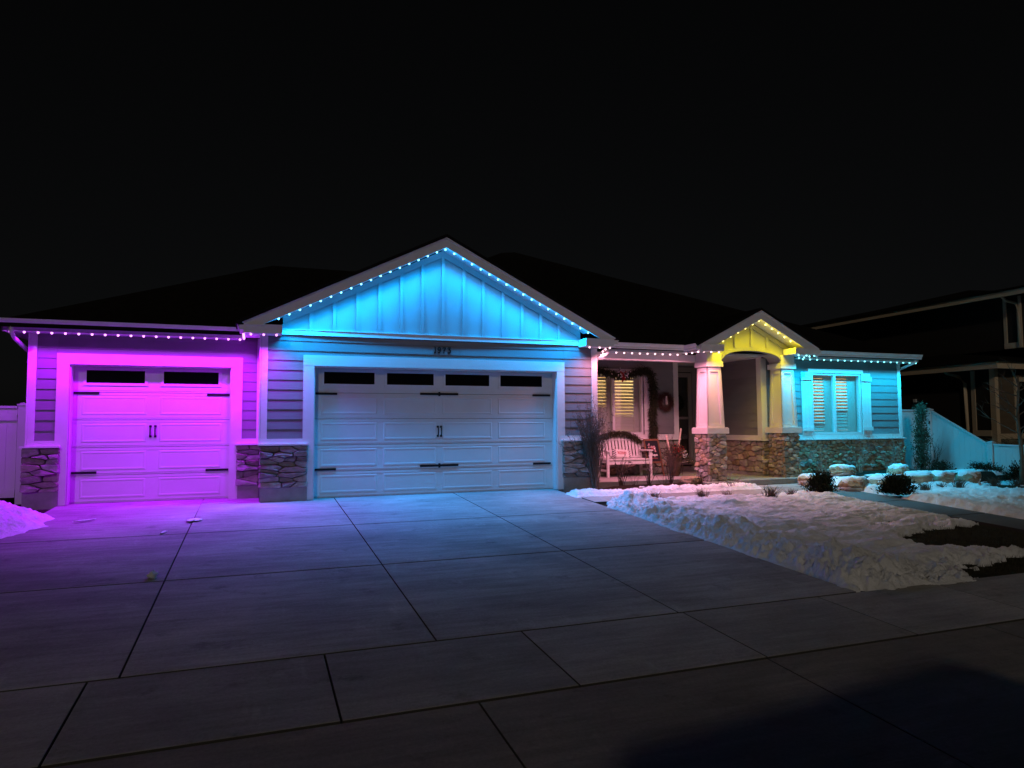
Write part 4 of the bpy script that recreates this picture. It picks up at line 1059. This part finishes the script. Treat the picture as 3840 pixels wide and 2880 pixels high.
boulder('pink lit boulder in the bed left of the stone column', 8.93, -.13, 0, .29, .24, .18, 1, .2, False)
boulder('rounded tan boulder at the right end of the porch step', 11.66, -.78, -.06, .40, .30, .22, 2, .1)
boulder('pale tan boulder half hidden by the nearer dark shrub', 12.05, -1.62, -.09, .46, .34, .22, 3, .4)
boulder('low tan boulder between the two dark shrubs', 12.85, -1.5, -.08, .42, .32, .21, 4, -.2)
boulder('large flat faced brown boulder right of the farther dark shrub', 14.22, -1.35, -.08, .48, .34, .26, 5, .1)
boulder('middle brown boulder in the right end of the stone row', 14.83, -1.5, -.09, .44, .34, .25, 6, .5)
boulder('pointed brown boulder ending the stone row', 15.5, -1.6, -.09, .38, .30, .25, 7, -.3)
boulder('cyan lit boulder standing against the bedroom wall', 12.86, -.52, .11, .42, .26, .22, 8, .15)
boulder('bright blue snowy boulder below the corner of the bedroom', 14.12, -.98, .12, .42, .26, .2, 9, .2)

# ================================================================== plants
def leafball(label, x, y, z, rx, ry, h, n, mat, seed, size=.05, name='shrub', up=.7, group='dark evergreen shrubs'):
    rnd = random.Random(seed); t = thing(name, label, 'shrub', (x, y, z), 0, group); mb = MB(); stem = MB()
    tips = []
    for _ in range(46):
        a = rnd.uniform(0, 6.28); e = rnd.uniform(.05, 1.25)
        d = Vector((math.cos(a) * math.cos(e) * rx, math.sin(a) * math.cos(e) * ry, math.sin(e) * h * .95 + .05)) * rnd.uniform(.82, 1.12)
        tips.append(d); stem.tube([(0, 0, 0), d * .5 + Vector((0, 0, .03)), d], [.012, .007, .003], 4, False)
    for _ in range(n):
        d = rnd.choice(tips); s_ = rnd.uniform(.25, 1.0) ** .6
        p = d * s_ + Vector((rnd.gauss(0, .05), rnd.gauss(0, .05), rnd.gauss(0, .035)))
        if p.z < .01: p.z = .01 + rnd.random() * .05
        dr = (d.normalized() + Vector((rnd.gauss(0, .6), rnd.gauss(0, .6), up + rnd.gauss(0, .4)))).normalized()
        mb.leaf(p, dr, size * rnd.uniform(.6, 1.4), size * rnd.uniform(.25, .45), (rnd.gauss(0, 1), rnd.gauss(0, 1), rnd.gauss(0, 1)))
    mb.build('foliage', mat, t); stem.build('stem', TWIGD, t); return t
leafball('spiky near black shrub standing in the snow before the tan boulder', 10.78, -1.98, -.09, .28, .26, .36, 4200, GREEN, 1)
leafball('wide near black shrub right of the dark path', 12.18, -2.58, -.14, .32, .30, .34, 5000, GREEN, 2)
leafball('low flat dark shrub below the stepped fence', 17.0, -.95, -.02, .42, .34, .30, 2200, GREEN, 3)
leafball('dark rounded shrub at the right edge beside the thin tree', 16.75, -2.0, -.08, .36, .34, .42, 2400, GREEN, 4)
leafball('small straggly dark shrub at the foot of the side fence', 15.9, -.62, .1, .32, .2, .22, 700, GREEN, 5, .05)

def bush(label, x, y, z, h, spread, n, mat, seed, r0=.006, fork=3, name='bare_shrub', group='leafless shrubs', leaves=0, cat='shrub', lean=0, leafmat=None, tight=1.0):
    rnd = random.Random(seed); t = thing(name, label, cat, (x, y, z), 0, group); mb = MB(); lf = MB()
    def grow(p, d, L, r_, lv):
        q = p; pts = [p]; k = 4
        for i in range(k):
            d = (d + Vector((rnd.gauss(0, .10), rnd.gauss(0, .10), rnd.gauss(.03, .06)))).normalized(); q = q + d * L / k; pts.append(q)
        mb.tube(pts, [r_ * (1 - .6 * i / k) for i in range(k + 1)], 4, False)
        for i in range(leaves):
            pp = pts[rnd.randint(1, k)]; lf.leaf(pp + Vector((rnd.gauss(0, .01), rnd.gauss(0, .01), rnd.gauss(0, .02))), (rnd.gauss(0, 1), rnd.gauss(0, 1), rnd.gauss(.5, 1)), rnd.uniform(.02, .05), .012)
        if lv > 0:
            for _ in range(fork):
                b_ = pts[rnd.randint(2, k)]
                grow(b_, (d + Vector((rnd.gauss(0, .45 * tight), rnd.gauss(0, .45 * tight), rnd.gauss(.1, .25)))).normalized(), L * rnd.uniform(.35, .6), r_ * .55, lv - 1)
    for _ in range(n):
        a = rnd.uniform(0, 6.28); s_ = rnd.uniform(.1, 1) * spread
        grow(Vector((rnd.gauss(0, .025), rnd.gauss(0, .025), -.02)), Vector((math.cos(a) * s_ + lean, math.sin(a) * s_, 1)).normalized(), h * rnd.uniform(.6, 1.0), r0, 2 if fork else 0)
    mb.build('stem', mat, t)
    if lf.v: lf.build('foliage', leafmat or DRYLEAF, t)
    return t
bush('leafless upright shrub with dry twigs in front of the bench left half', 7.28, .02, .0, .62, .22, 16, TWIGD, 11, .009, 1)
bush('thin sparse bare shrub below the bench middle', 7.52, -.12, .0, .36, .9, 7, TWIGD, 12, .004, 2)
bush('leafless upright shrub in front of the bench right leg', 7.86, -.12, .0, .58, .25, 14, TWIGD, 13, .009, 1)
bush('thin sparse bare shrub right of the bench', 8.1, -.35, .0, .36, .9, 7, TWIGD, 14, .004, 2)
bush('tall leafless shrub in front of the basket', 8.5, .0, .0, .72, .28, 16, TWIGD, 15, .009, 2)
bush('small spiky bare shrub between the pink boulder and the column', 9.1, -.30, .0, .34, .5, 9, TWIGD, 16, .005, 1)
bush('wide bare shrub in front of the left stone column', 9.42, -.86, -.02, .46, 1.1, 12, TWIG, 17, .005, 3)
bush('pale leafless shrub against the bedroom stone beside the column', 12.55, -.22, .1, .72, .65, 13, TWIG, 18, .007, 2)
bush('pale leafless shrub under the middle of the bedroom window', 13.58, -.34, .1, .78, .6, 14, TWIG, 19, .007, 2)
bush('pale leafless shrub under the right shutter of the bedroom', 14.72, -.22, .1, .82, .6, 14, TWIG, 20, .007, 2)
bush('dark twiggy shrub at the foot of the narrow evergreen', 16.62, .1, .06, .72, .25, 22, TWIGD, 21, .007, 1)
bush('tall narrow twiggy shrub at the right corner of the big garage', 6.46, -.33, -.02, 1.18, .04, 60, BARK, 22, .009, 3, name='columnar_shrub', leaves=6, tight=.22)
for i, (x, y, h, n, lab) in enumerate([(6.95, -1.80, .17, 60, 'tuft of dry stems at the driveway end of the lawn snow'), (7.93, -1.93, .20, 80, 'tuft of dry stems in the lawn snow before the pink boulder'), (8.55, -1.85, .12, 40, 'very small tuft of dry stems before the stone column'),
        (9.22, -2.32, .26, 110, 'largest tuft of dry stems in the lawn snow before the step'), (9.95, -2.05, .14, 50, 'small tuft of dry stems left of the spiky shrub'),
        (13.3, -2.28, .18, 110, 'flattened brown tuft below the large brown boulder'), (14.45, -2.2, .22, 120, 'wide brown tuft below the middle brown boulder'), (13.95, -2.15, .12, 60, 'pale little tuft between two brown tufts'), (15.5, -2.25, .22, 110, 'dry tuft below the pointed boulder'), (16.05, -2.35, .2, 90, 'dry tuft at the foot of the thin tree')]):
    rnd = random.Random(60 + i); mb = MB()
    for _ in range(n):
        a = rnd.uniform(0, 6.28); t_ = rnd.uniform(.05, .9); L = h * rnd.uniform(.5, 1.1); b_ = Vector((rnd.gauss(0, .05), rnd.gauss(0, .04), 0))
        d = Vector((math.cos(a) * t_, math.sin(a) * t_, 1)).normalized()
        mb.tube([b_, b_ + d * L * .55, b_ + d * L + Vector((math.cos(a), math.sin(a), -.2)) * L * .15], [.004, .0035, .0015], 3, False)
    tag(mb.build('dry_tuft', TUFT, None, (x, y, gz(y) + .02)), lab, 'dry plant', 'dry tufts in the snow')

# narrow evergreen by the fence
def evergreen(label, x, y, z, h, r_, n, seed):
    rnd = random.Random(seed); t = thing('columnar_evergreen', label, 'tree', (x, y, z)); mb = MB(); st_ = MB()
    st_.tube([(0, 0, 0), (.02, 0, h * .5), (0, .01, h * .95)], [.03, .02, .006], 6)
    cl = [(rnd.uniform(0, 6.28), rnd.uniform(.06, 1)) for _ in range(70)]
    for a, k_ in cl:
        rad = r_ * (1.05 - .7 * k_ ** 1.5) * rnd.uniform(.6, 1.15); c_ = Vector((math.cos(a) * rad * .6, math.sin(a) * rad * .6, k_ * h))
        st_.tube([(0, 0, max(.02, k_ * h - .15)), c_], [.008, .003], 4, False)
        for _ in range(n // 70):
            p = c_ + Vector((rnd.gauss(0, .055), rnd.gauss(0, .055), rnd.gauss(0, .09)))
            mb.leaf(p, (math.cos(a) * .5 + rnd.gauss(0, .5), math.sin(a) * .5 + rnd.gauss(0, .5), 1 + rnd.gauss(0, .5)), rnd.uniform(.03, .075), rnd.uniform(.012, .03))
    mb.build('crown', GREEN2, t); st_.build('trunk', BARK, t); return t
evergreen('narrow grey green evergreen standing before the white side fence', 16.42, .28, .08, 1.6, .19, 5200, 3)

# young bare tree at the right edge
def bare_tree(label, x, y, z, h, seed):
    rnd = random.Random(seed); t = thing('young_tree', label, 'tree', (x, y, z)); tr = MB(); br = MB()
    pts = [Vector((.02 * math.sin(i), .015 * math.cos(i * 1.3), h * i / 8)) for i in range(9)]
    tr.tube(pts, [.05 - .004 * i for i in range(9)], 8)
    def grow(p, d, L, r_, lv):
        pts_ = [p]; q = p
        for i in range(5):
            d = (d + Vector((rnd.gauss(0, .12), rnd.gauss(0, .12), rnd.gauss(.05, .08)))).normalized(); q = q + d * L / 5; pts_.append(q)
        br.tube(pts_, [r_ * (1 - .15 * i) for i in range(6)], 5, False)
        if lv:
            for _ in range(3): grow(pts_[rnd.randint(2, 5)], (d + Vector((rnd.gauss(0, .5), rnd.gauss(0, .5), rnd.gauss(.1, .3)))).normalized(), L * rnd.uniform(.4, .65), r_ * .5, lv - 1)
    for i in range(13):
        k_ = .42 + .56 * i / 13; a = i * 2.4
        grow(Vector((0, 0, h * k_)), Vector((math.cos(a), math.sin(a), .55)).normalized(), .75 * (1.15 - k_ * .5), .017, 2)
    tr.build('trunk', BARK, t); br.build('crown', BARK, t); return t
bare_tree('young leafless tree with a thin trunk at the right edge', 16.32, -2.3, -.1, 2.5, 8)

# tall ornamental grass by the neighbour
t = thing('ornamental_grass', 'tall straw coloured ornamental grass beside the house next door', 'grass clump', (18.9, -.75, 0)); mb = MB(); rnd = random.Random(9)
for _ in range(420):
    a = rnd.uniform(0, 6.28); s_ = rnd.uniform(.05, .8); L = rnd.uniform(.7, 1.25); b_ = Vector((rnd.gauss(0, .1), rnd.gauss(0, .1), 0)); d = Vector((math.cos(a) * s_, math.sin(a) * s_, 1)).normalized(); o2 = Vector((math.cos(a), math.sin(a), -.35))
    mb.tube([b_, b_ + d * L * .4, b_ + d * L * .75 + o2 * L * .08, b_ + d * L + o2 * L * .3], [.006, .005, .004, .0015], 3, False)
mb.build('blades', DRYGRASS, t)

# ================================================================== bench and porch things
ZP = .098
bn = thing('bench', 'white slatted garden bench with arched back on the porch', 'bench', (8.19, 1.22, ZP))
def bb(name, *a): return MB().box(*a).build(name, BENCHM, bn)
W2 = .60
for sx_ in (-1, 1):
    x0, x1 = sorted((sx_ * W2, sx_ * (W2 - .055)))
    bb('leg', x0, x1, 0, .05, 0, .60)
    MB().prism([(.44, 0), (.49, 0), (.50, .42), (.60, .88), (.55, .88), (.45, .42)], x0, x1, 'x').build('leg', BENCHM, bn)
    ax0, ax1 = sorted((sx_ * (W2 + .015), sx_ * (W2 - .075)))
    bb('armrest', ax0, ax1, -.03, .50, .60, .63)
    bb('side_rail', x0 + .01, x1 - .01, .051, .449, .13, .18)
    bb('side_rail', x0 + .01, x1 - .01, .051, .449, .33, .39)
for k in range(7): bb('seat_slat', -W2 + .0, W2, -.005 + k * .068, .055 + k * .068, .395, .42) if k > 0 else bb('seat_slat', -W2 + .056, W2 - .056, -.012, .052, .397, .421)
bb('front_rail', -W2 + .056, W2 - .056, .005, .035, .30, .39)
nb_ = 12
for k in range(nb_):
    x = -.50 + k * (1.0 / (nb_ - 1)); top_ = .86 + .10 * math.cos(x / .6 * math.pi / 2)
    MB().prism([(.487, .44), (.505, .44), (.505 + .10 * (top_ - .44) / .45, top_), (.487 + .10 * (top_ - .44) / .45, top_)], x - .029, x + .029, 'x').build('back_slat', BENCHM, bn)
mb = MB(); n = 14
for i in range(n):
    xa = -.545 + 1.09 * i / n; xb = -.545 + 1.09 * (i + 1) / n
    za, zb = [.84 + .12 * math.cos(x / .6 * math.pi / 2) for x in (xa, xb)]
    v = [(xa, .565, za), (xb, .565, zb), (xb, .565, zb + .085), (xa, .565, za + .085), (xa, .60, za), (xb, .60, zb), (xb, .60, zb + .085), (xa, .60, za + .085)]
    mb.add(v, [(0, 1, 2, 3), (7, 6, 5, 4), (3, 2, 6, 7), (0, 4, 5, 1)])
mb.build('top_rail', BENCHM, bn)
bb('back_rail', -.545, .545, .478, .52, .43, .475)
box('maker_plate', BLACK, bn, -.03, .04, .0025, .0049, .335, .36)

# pillow
M = bpy.data.materials.new('checked_pillow_cloth'); M.use_nodes = True; t_ = M.node_tree; N_ = t_.nodes
tc = N_.new('ShaderNodeTexCoord'); ck = N_.new('ShaderNodeTexChecker'); ck.inputs['Scale'].default_value = 36; ck.inputs['Color1'].default_value = (.03, .03, .035, 1); ck.inputs['Color2'].default_value = (.66, .63, .6, 1)
sp = N_.new('ShaderNodeSeparateXYZ'); ab = N_.new('ShaderNodeMath'); ab.operation = 'ABSOLUTE'; gt = N_.new('ShaderNodeMath'); gt.operation = 'GREATER_THAN'; gt.inputs[1].default_value = .165
mx = N_.new('ShaderNodeMix'); mx.data_type = 'RGBA'; mx.inputs[6].default_value = (.70, .66, .62, 1)
t_.links.new(tc.outputs['Object'], ck.inputs[0]); t_.links.new(tc.outputs['Object'], sp.inputs[0]); t_.links.new(sp.outputs[0], ab.inputs[0]); t_.links.new(ab.outputs[0], gt.inputs[0])
t_.links.new(gt.outputs[0], mx.inputs[0]); t_.links.new(ck.outputs[0], mx.inputs[7]); t_.links.new(mx.outputs[2], N_['Principled BSDF'].inputs['Base Color']); N_['Principled BSDF'].inputs['Roughness'].default_value = .9
pw = thing('pillow', 'small rectangular pillow reading XOXO with checked ends on the bench', 'pillow', (8.12, 1.47, ZP + .425)); pw.rotation_euler = (R(-24), R(4), R(-3))
mb = MB(); nu, nv = 20, 12; v = []; f = []
for s_ in (-1, 1):
    b_ = len(v)
    for j in range(nv + 1):
        for i in range(nu + 1):
            x = -1 + 2 * i / nu; z = -1 + 2 * j / nv; th = .058 * (max(0, (1 - x ** 4) * (1 - z ** 4))) ** .5
            pin = 1 - .06 * (1 - abs(x)) * abs(z) ** 3
            v.append((x * .25 * (1 - .05 * (1 - z * z) * abs(x) ** 4), s_ * th, .115 + z * .12 * pin))
    for j in range(nv):
        for i in range(nu):
            q = (b_ + j * (nu + 1) + i, b_ + j * (nu + 1) + i + 1, b_ + (j + 1) * (nu + 1) + i + 1, b_ + (j + 1) * (nu + 1) + i); f.append(q if s_ < 0 else q[::-1])
mb.add(v, f, True).build('pillow_cover', M, pw)
strokes('XOXO', Face((0, -.05, 0), (1, 0, 0), (0, -1, 0)), -.125, .085, .066, .010, material('red_stitching', (.45, .06, .06), .8), pw, 'letter', gap=.25, d0=.0, d1=.013)

# garlands
def garland(name, label, path, rad, n, seed, droop=.5, mat=GARL, extra=None, L0=.06):
    rnd = random.Random(seed); t = thing(name, label, 'garland', path[0]); o_ = Vector(path[0])
    P = [Vector(p) - o_ for p in path]; seg = [(P[i + 1] - P[i]).length for i in range(len(P) - 1)]; tot = sum(seg)
    mb = MB(); st_ = MB(); st_.tube(P, .012, 5)
    for _ in range(n):
        s_ = rnd.random() * tot; i = 0
        while i < len(seg) - 1 and s_ > seg[i]: s_ -= seg[i]; i += 1
        p = P[i].lerp(P[i + 1], min(1, s_ / seg[i])); d0 = (P[i + 1] - P[i]).normalized()
        r_ = rad * rnd.random() ** .7; off = Vector((rnd.gauss(0, 1), rnd.gauss(0, .6), rnd.gauss(0, 1))).normalized() * r_
        d = (off.normalized() * .7 + Vector((rnd.gauss(0, .35), rnd.gauss(0, .35), -droop + rnd.gauss(0, .35)))).normalized()
        mb.leaf(p + off * .6, d, L0 * rnd.uniform(.6, 1.7), rnd.uniform(.008, .018))
    mb.build('needles', mat, t); st_.build('cord', TWIGD, t)
    return t
g = garland('garland', 'dark evergreen garland hung over the porch window and down its right side', [(6.95, YW - .13, 2.58), (7.3, YW - .13, 2.64), (7.75, YW - .13, 2.66), (8.1, YW - .13, 2.58), (8.4, YW - .13, 2.54), (8.75, YW - .13, 2.66), (9.0, YW - .13, 2.70), (9.13, YW - .13, 2.6), (9.2, YW - .13, 2.3), (9.2, YW - .13, 1.9), (9.17, YW - .13, 1.5), (9.2, YW - .13, 1.25), (9.18, YW - .13, 1.0)], .15, 7000, 1, 1.0, L0=.085)
mb = MB(); rnd = random.Random(2); o_ = g.location
for a, b_ in (((8.28, 2.56), (8.36, 2.62)), ((8.28, 2.56), (8.2, 2.62)), ((8.28, 2.56), (8.25, 2.36)), ((8.28, 2.56), (8.32, 2.40)), ((8.28, 2.56), (8.30, 2.52))):
    mb.bar(Vector((a[0], YW - .25, a[1])) - o_, Vector((b_[0], YW - .27, b_[1])) - o_, .012, .055, (0, 1, 0))
mb.build('bow', RED, g)
mb = MB()
for _ in range(46): mb.leaf(Vector((8.29 + rnd.gauss(0, .085), YW - .24 + rnd.gauss(0, .02), 2.57 + rnd.gauss(0, .06))) - o_, (rnd.gauss(0, 1), -.3, rnd.gauss(0, 1)), .05, .028, (0, -1, .2))
mb.build('white_leaf', WHITE, g)
garland('garland', 'brownish evergreen garland draped over the back of the bench', [(7.58, 1.74, .98), (7.68, 1.77, 1.06), (7.85, 1.78, 1.09), (8.05, 1.79, 1.14), (8.25, 1.79, 1.14), (8.45, 1.78, 1.12), (8.65, 1.77, 1.04), (8.78, 1.74, .93)], .10, 2600, 3, 1.2, L0=.075)

# wreaths
def wreath(label, x, y, z, r_, mat, n, seed, L0=.07):
    rnd = random.Random(seed); t = thing('wreath', label, 'wreath', (x, y, z)); mb = MB(); rg = MB()
    rg.tube([(r_ * math.cos(a), 0, r_ * math.sin(a)) for a in [2 * math.pi * i / 20 for i in range(21)]], .022, 6, False)
    for _ in range(n):
        a = rnd.uniform(0, 6.28); p = Vector((math.cos(a) * r_, -.02, math.sin(a) * r_)) + Vector((rnd.gauss(0, .02), rnd.gauss(0, .015), rnd.gauss(0, .02)))
        tang = Vector((-math.sin(a), 0, math.cos(a))); rad_ = Vector((math.cos(a), 0, math.sin(a)))
        mb.leaf(p, tang * rnd.uniform(.2, 1) + rad_ * rnd.gauss(.25, .7) + Vector((0, rnd.gauss(-.3, .3), 0)), L0 * rnd.uniform(.6, 1.6), .010)
    rg.build('ring', TWIGD, t); mb.build('twigs', mat, t); return t
wr_ = wreath('reddish brown twig wreath on the grey siding right of the porch window', 9.575, YW - .06, 1.885, .165, material('red_brown_twig', (.10, .045, .038), .9), 1500, 1)
MB().bar((0, -.05, .15), (.01, -.055, -.06), .02, .075, (0, 1, 0)).build('ribbon', WHITE, wr_)
wreath('dark round wreath hanging on the front door', 10.52, YD - .07, 1.90, .14, GREEN, 1200, 2)

# chalkboard sign
sg = thing('chalkboard_sign', 'wood framed chalkboard with pink script leaning beside the bench', 'sign', (8.93, 1.24, ZP), R(-6)); sg.rotation_euler = (R(-20), 0, R(-6))
for q in ((-.20, -.165, 0, .93), (.165, .20, 0, .93)): MB().box(q[0], q[1], -.012, .012, q[2], q[3]).build('frame_leg', WOODF, sg)
for q in ((.885, .93), (.32, .36)): MB().box(-.164, .164, -.012, .012, q[0], q[1]).build('frame_rail', WOODF, sg)
MB().box(-.164, .164, -.004, .006, .361, .884).build('board', CHALK, sg)
fc = Face((0, -.004, 0), (1, 0, 0), (0, -1, 0))
strokes('Love', fc, -.11, .70, .095, .009, CHALKP, sg, 'letter', gap=-.05, d0=.0005, d1=.003)
strokes('&', fc, .045, .60, .06, .008, CHALKP, sg, 'letter', d0=.0005, d1=.003)
strokes('Antique', fc, -.135, .50, .075, .009, WHITE, sg, 'letter', gap=-.05, d0=.0005, d1=.003)
mb = MB()
for k in range(9): mb.box(-.09 + k * .021, -.076 + k * .021, -.0062, -.0042, .43 + .006 * (k % 2), .445 + .006 * (k % 2))
mb.build('chalk_flourish', material('red_chalk', (.5, .12, .12), .9), sg)
mb = MB(); mb.box(-.03, .04, -.008, -.0045, .665, .69); mb.build('red_tag', RED, sg); mb = MB(); mb.box(.041, .075, -.008, -.0045, .668, .70); mb.build('white_tag', WHITE, sg)

# basket with logs and greenery
bk = thing('basket', 'wicker basket filled with birch logs, greenery and red berries', 'basket', (9.30, 1.05, ZP))
mb = MB(); n = 22
for j, (za, zb) in enumerate([(k * .045, k * .045 + .047) for k in range(10)]):
    ra, rb = .095 + .085 * j / 10, .095 + .085 * (j + 1) / 10
    for i in range(n):
        a0, a1 = 2 * math.pi * i / n, 2 * math.pi * (i + 1) / n; bmp = .006 * ((i + j) % 2)
        v = [((r_ + bmp) * math.cos(a), (r_ + bmp) * math.sin(a), z) for r_, z in ((ra, za), (rb, zb)) for a in (a0, a1)]
        mb.add(v, [(0, 1, 3, 2)])
mb.tube([(.182 * math.cos(2 * math.pi * i / 18), .182 * math.sin(2 * math.pi * i / 18), .45) for i in range(19)], .012, 5, False)
mb.build('wicker_body', WICKER, bk)
for a, b_ in (((-.03, 0, .2), (-.22, .0, .98)), ((.04, 0, .25), (.24, .06, 1.13)), ((.05, -.05, .3), (.42, -.12, .36))):
    MB().tube([a, b_], [.024 if b_[2] > .5 else .014, .02 if b_[2] > .5 else .008], 8).build('log', BIRCH, bk)
mb = MB(); rnd = random.Random(8)
for _ in range(1100):
    a = rnd.uniform(0, 6.28); e = rnd.uniform(0, 1.5); r_ = rnd.uniform(.05, .26)
    p = Vector((math.cos(a) * math.cos(e) * r_, math.sin(a) * math.cos(e) * r_, .46 + math.sin(e) * r_ * 1.05)); mb.leaf(p, p + Vector((rnd.gauss(0, .3), rnd.gauss(0, .3), -.4 + rnd.gauss(0, .3))), rnd.uniform(.05, .12), rnd.uniform(.01, .03))
for _ in range(160):
    k_ = rnd.random(); p = Vector((.12 + .32 * k_, -.1, .56 - .28 * k_)) + Vector((rnd.gauss(0, .035), rnd.gauss(0, .03), rnd.gauss(0, .03))); mb.leaf(p, (1, rnd.gauss(0, .4), -.8 + rnd.gauss(0, .5)), .09, .015)
mb.build('greenery', material('basket_greenery', (.10, .085, .055), .9), bk)
mb = MB()
for _ in range(70): mb.leaf((rnd.gauss(.0, .07), -.16 + rnd.gauss(0, .03), .62 + rnd.gauss(0, .07)), (rnd.gauss(0, 1), -.3, rnd.gauss(0, 1)), .03, .022)
mb.build('berries', RED, bk)
mb = MB()
for _ in range(40): mb.leaf((.17 + rnd.gauss(0, .04), -.17 + rnd.gauss(0, .03), .52 + rnd.gauss(0, .04)), (rnd.gauss(0, 1), -.3, rnd.gauss(0, 1)), .05, .03)
mb.build('white_leaf', WHITE, bk)
mb = MB()
for k in range(26):
    a = rnd.uniform(0, 6.28); mb.tube([(.15 * math.cos(a), .15 * math.sin(a), .4), (.2 * math.cos(a), .2 * math.sin(a), .2), (.17 * math.cos(a + .2), .17 * math.sin(a + .2), .02)], .004, 4, False)
mb.build('twigs', TWIGD, bk)

# ================================================================== unseen van, added outside the frame to cast the lower right ground shadow
def van():
    t = thing('shadow_van', 'unseen dark van added to shade the near ground at lower right', 'van', (2.72, -14.0, gz(-14) - .02), R(188))
    paint = material('dark_van_paint', (.03, .035, .045), .3, spec=.5)
    arch = lambda cx: [(cx + .42 * math.cos(a), .42 + .42 * math.sin(a)) for a in [math.pi * k / 8 for k in range(9)]]
    side = [(-2.4, .32), (-2.42, .95), (-2.3, 1.12), (-1.65, 1.28), (-1.0, 2.08), (-.75, 2.2), (2.2, 2.22), (2.38, 2.1), (2.44, 1.2), (2.42, .32)] + arch(1.55) + arch(-1.55)
    MB().prism(side, -.95, .95).build('body', paint, t)
    for y in (-.955, .951):
        for q in ([(-1.35, 1.32), (-.85, 1.98), (-.2, 1.98), (-.2, 1.32)], [(-.1, 1.32), (-.1, 1.98), (1.1, 1.98), (1.1, 1.32)], [(1.2, 1.32), (1.2, 1.98), (2.2, 1.98), (2.28, 1.32)]): MB().prism(q, y, y + .004).build('window', DGLASS, t)
    MB().add([(-1.66, -.8, 1.30), (-1.66, .8, 1.30), (-1.03, .75, 2.06), (-1.03, -.75, 2.06)], [(0, 1, 2, 3)]).build('windshield', DGLASS, t)
    rim = material('steel_rim', (.5, .5, .5), .3, metal=1)
    for x in (-1.55, 1.55):
        for y in (-.93, .69):
            w_ = empty('wheel', (x, y, .36), parent=t)
            MB().prism([(.36 * math.cos(2 * math.pi * k / 24), .36 * math.sin(2 * math.pi * k / 24)) for k in range(24)], 0, .24).build('tyre', BLACK, w_)
            MB().prism([(.22 * math.cos(2 * math.pi * k / 16), .22 * math.sin(2 * math.pi * k / 16)) for k in range(16)], -.006, .246).build('rim', rim, w_)
    for y in (-.85, .55): MB().box(-2.44, -2.405, y, y + .3, .78, .98).build('headlight', WHITE, t)
van()
